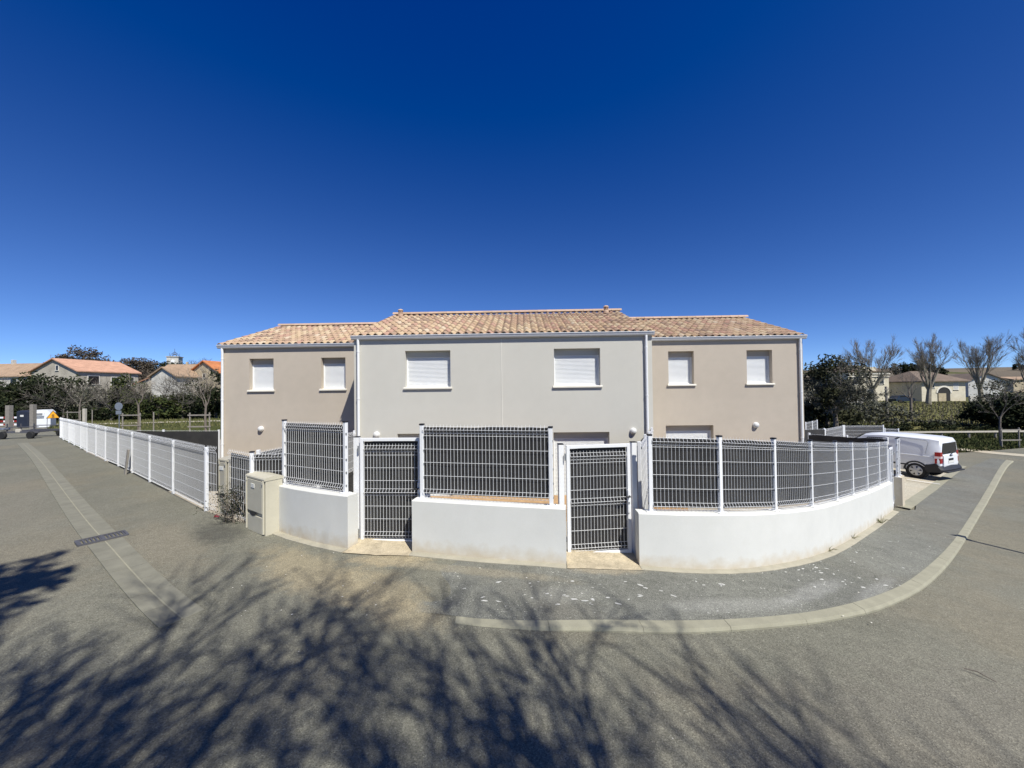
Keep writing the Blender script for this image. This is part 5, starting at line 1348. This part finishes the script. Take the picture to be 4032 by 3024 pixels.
# dark parked car by the villa
def far_car():
    p = at(3548, 1575, 74); z = G(p.x, p.y); t = thing('parked_car', 'dark blue car parked between villa and farm building', 'car', (p.x, p.y, z), rad(5))
    cp_ = mat('car_dark_blue', (.02, .03, .05), .2, .05, bmp=0, spec=.6)
    prof = [(-2.0, .3), (-2.05, .75), (-1.7, .85), (-1.2, 1.35), (-.2, 1.45), (.6, 1.35), (1.2, .95), (1.95, .8), (2.05, .55), (2.0, .3)]
    MB().loft([[(x, y * (.84 if z_ > 1 else 1), z_) for x, z_ in prof] for y in (-.82, .82)]).build('body', cp_, t, local=True)
    MB().add([(x, -.78, z_) for x, z_ in ((-1.3, .95), (-1.0, 1.3), (.5, 1.28), (1.0, .95))], [(0, 3, 2, 1)]).build('side_window', M['glass'], t, local=True)
    for x in (-1.25, 1.3):
        for y in (-.84, .84): MB().lathe((x, y + .1, .31), [(.15, 0), (.31, 0), (.31, .2), (.15, .2)], 14, Matrix.Rotation(rad(90), 4, 'X')).build('wheel', M['rubber'], t, local=True)
far_car()
# pollarded plane trees
PT = dict(wob=.07, up=.06, taper=.5, wood=2, kids={4: 3, 3: 5, 2: 6, 1: 6}, spread=.42, ratio=.62, rr=.55, rmin=.013, lv=4)
for k, (px, Y, th_, L, lab, ln) in enumerate([(3447, 66, 2.8, 3.7, 'bare plane tree in front of the cream villa', (-.4, 0)), (3652, 67, 3.0, 3.75, 'bare plane tree in front of the arched farm building', (.3, 0)),
        (3868, 68, 3.1, 3.6, 'bare plane tree right of the farm building', (-.5, 0)), (4060, 66, 3.2, 3.8, 'bare plane tree at the right picture edge', (0, 0))]):
    bare_tree(lab, hx(px, Y), Y, th_, .34, 7, L, 140 + k, PT, 'plane_tree', 'row of bare plane trees', bark=BARK_P, lean=ln, spread0=.45)
# budding tree by the right house corner and other trees near the field
BT = dict(wob=.16, up=.03, taper=.55, wood=2, kids={4: 4, 3: 4, 2: 4, 1: 4}, spread=.8, ratio=.66, rr=.58, rmin=.014, lv=4, leaf=.15, nleaf=3)
x = hx(3285, 37); bare_tree('budding spreading tree beside the right house corner', x, 37, 1.5, .2, 6, 2.3, 150, BT, 'budding_tree', spread0=.9, leafm=LEAF_O)
x = hx(3585, 44); bare_tree('thin leafless tree standing in the field', x, 44, 2.6, .13, 4, 1.5, 151, dict(YT, lv=3), 'bare_tree')
for k, (px, Y, top, rx, m, n, lab) in enumerate([(3255, 38.5, 1432, 3.0, LEAF_K, 5200, 'large rounded olive tree just right of the right house'), (3200, 40, 1590, 2.6, LEAF_D, 2200, 'dark bush at the right house corner'), (3420, 42, 1590, 3.2, LEAF_O, 2200, 'brownish bush left of the utility pole'), (3900, 39, 1588, 2.2, LEAF_D, 2400, 'dark evergreen bush left of the staked tree'), (3975, 37, 1565, 2.4, LEAF_D, 3200, 'dark evergreen behind the right staked tree'),
        (4060, 36, 1545, 2.6, LEAF_D, 3000, 'dark evergreen at the right picture edge'), (3660, 40, 1655, 1.5, LEAF_O, 1200, 'low grey bush in front of the field'), (3960, 62, 1500, 3.6, LEAF_O, 2400, 'grey green tree at the right above the evergreens')]):
    x = hx(px, Y); z = G(x, Y); evergreen(lab, x, Y, at(px, top, Y).z - z, rx, m, 160 + k, n, .32, 'tree' if top < 1570 else 'bush', 'field_tree' if top < 1570 else 'field_bush', trunk_h=.08, group='trees around the field')
for k, (px, top, r_, lab) in enumerate([(3547, 1428, 2.6, 'leftmost round stone pine behind the villa'), (3594, 1432, 2.3, 'second round stone pine from the villa'), (3646, 1428, 3.3, 'widest stone pine above the farm building'), (3698, 1444, 2.0, 'smallest stone pine right of the widest one'), (4015, 1432, 2.2, 'dark round tree on the hill at the right edge')]):
    Y = 130 if k < 4 else 200; x = hx(px, Y); z = G(x, Y); H = at(px, top, Y).z - z
    t = thing('stone_pine', lab, 'tree', (x, Y, z), 0, 'stone pines on the slope')
    MB().tube([(x, Y, z - .3), (x, Y, z + H * .7)], [.25, .15], 6).build('trunk', BARK, t)
    mb = MB(); crown_cloud(mb, (x, Y, z + H - r_ * .8), (r_, r_, r_ * .8), 2200, .5, random.Random(200 + k), 40); mb.build('crown', LEAF_D, t)
# dry hilltop behind
hp = [(95, 130), (420, 180), (520, 420), (150, 420)]
tag(sheet('hillside', hp, lambda x, y: G(x, y) + .3 + noise.noise((x * .02, y * .02, 0)) * 1.2, 12, M['hill']), 'dry brown hillside behind the old houses', kind='structure')

# grey board leaning on the street fence
lb = Vector((-11.62, 11.74)); t = thing('leaning_board', 'short grey board leaning against the street fence post', 'board', (lb.x, lb.y, G(*lb)), rad(-36))
MB().box((.08, -.11, .36), (.16, .04, .74), Matrix.Rotation(rad(-5), 4, 'X'), .008).build('board', M['oldwood'], t, local=True)

# splashes of white plaster and paint left on the pavement and road
sp = MB(); rr = random.Random(31)
def splash(p, L, wd, an):
    n = rr.randint(6, 10); c, s_ = math.cos(an), math.sin(an); o = len(sp.v); pts = []
    for i in range(n):
        a_ = math.tau * i / n; r = rr.uniform(.45, 1.15); x, y = L * r * math.cos(a_), wd * r * math.sin(a_)
        q = Vector((p.x + x * c - y * s_, p.y + x * s_ + y * c)); z = PAVE_H(q.x, q.y) + .0075
        pts.append(Vector((q.x, q.y, z)))
    sp.add(pts, [tuple(range(n))])
on_pave = lambda p: inside(p, pave_poly)
for px0, py0, px1, py1, n in ((3080, 2210, 3560, 2330, 70), (2230, 2290, 2900, 2430, 50), (3300, 2050, 3700, 2200, 22), (1800, 2290, 2250, 2400, 26)):
    for _ in range(n):
        p = gnd(rr.uniform(px0, px1), rr.uniform(py0, py1))
        if not on_pave(p): continue
        L = .006 + .05 * rr.random() ** 2.5; splash(p, L, L * rr.uniform(.2, .6), math.atan2(.5, .85) * sst(1, 4, p.x) + rr.gauss(0, .35))
tag(sp.build('plaster_splashes', mat('dried_plaster', (.5, .5, .47), .9, .15, 20, 90)), 'dried white plaster splashes on the grey pavement', 'stains', kind='stuff')
# grit gathered along the foot of the kerb and the wall
gr_ = MB()
for _ in range(900):
    if rr.random() < .6:
        i = rr.randrange(20, NK - 40); d = (ko[i] - ki[i]).normalized(); p = ko[i] + d * abs(rr.gauss(.01, .06)); z = G(p.x, p.y) + .003
    else:
        i = rr.randrange(len(wr_c)); q = offset([wr_c[max(0, i - 1)], wr_c[min(len(wr_c) - 1, i + 1)]], -.11 - .12 - abs(rr.gauss(0, .08)))[0]; p = q; z = PAVE_H(p.x, p.y) + .006
    r = .0025 + .008 * rr.random() ** 3; m3 = Matrix.Rotation(rr.uniform(0, 6.28), 3, 'Z')
    gr_.add([Vector((p.x, p.y, z)) + m3 @ Vector(v) for v in ((r, 0, 0), (0, r * .7, 0), (-r, 0, 0), (0, -r * .8, 0), (0, 0, r * .6))], [(0, 1, 4), (1, 2, 4), (2, 3, 4), (3, 0, 4)])
tag(gr_.build('grit', island_mat('mixed_grit', [(0, (.06, .055, .045)), (.5, (.2, .18, .14)), (1, (.45, .42, .35))], .9, 20)), 'fine grit gathered along the kerb and wall foot', 'grit', kind='stuff')
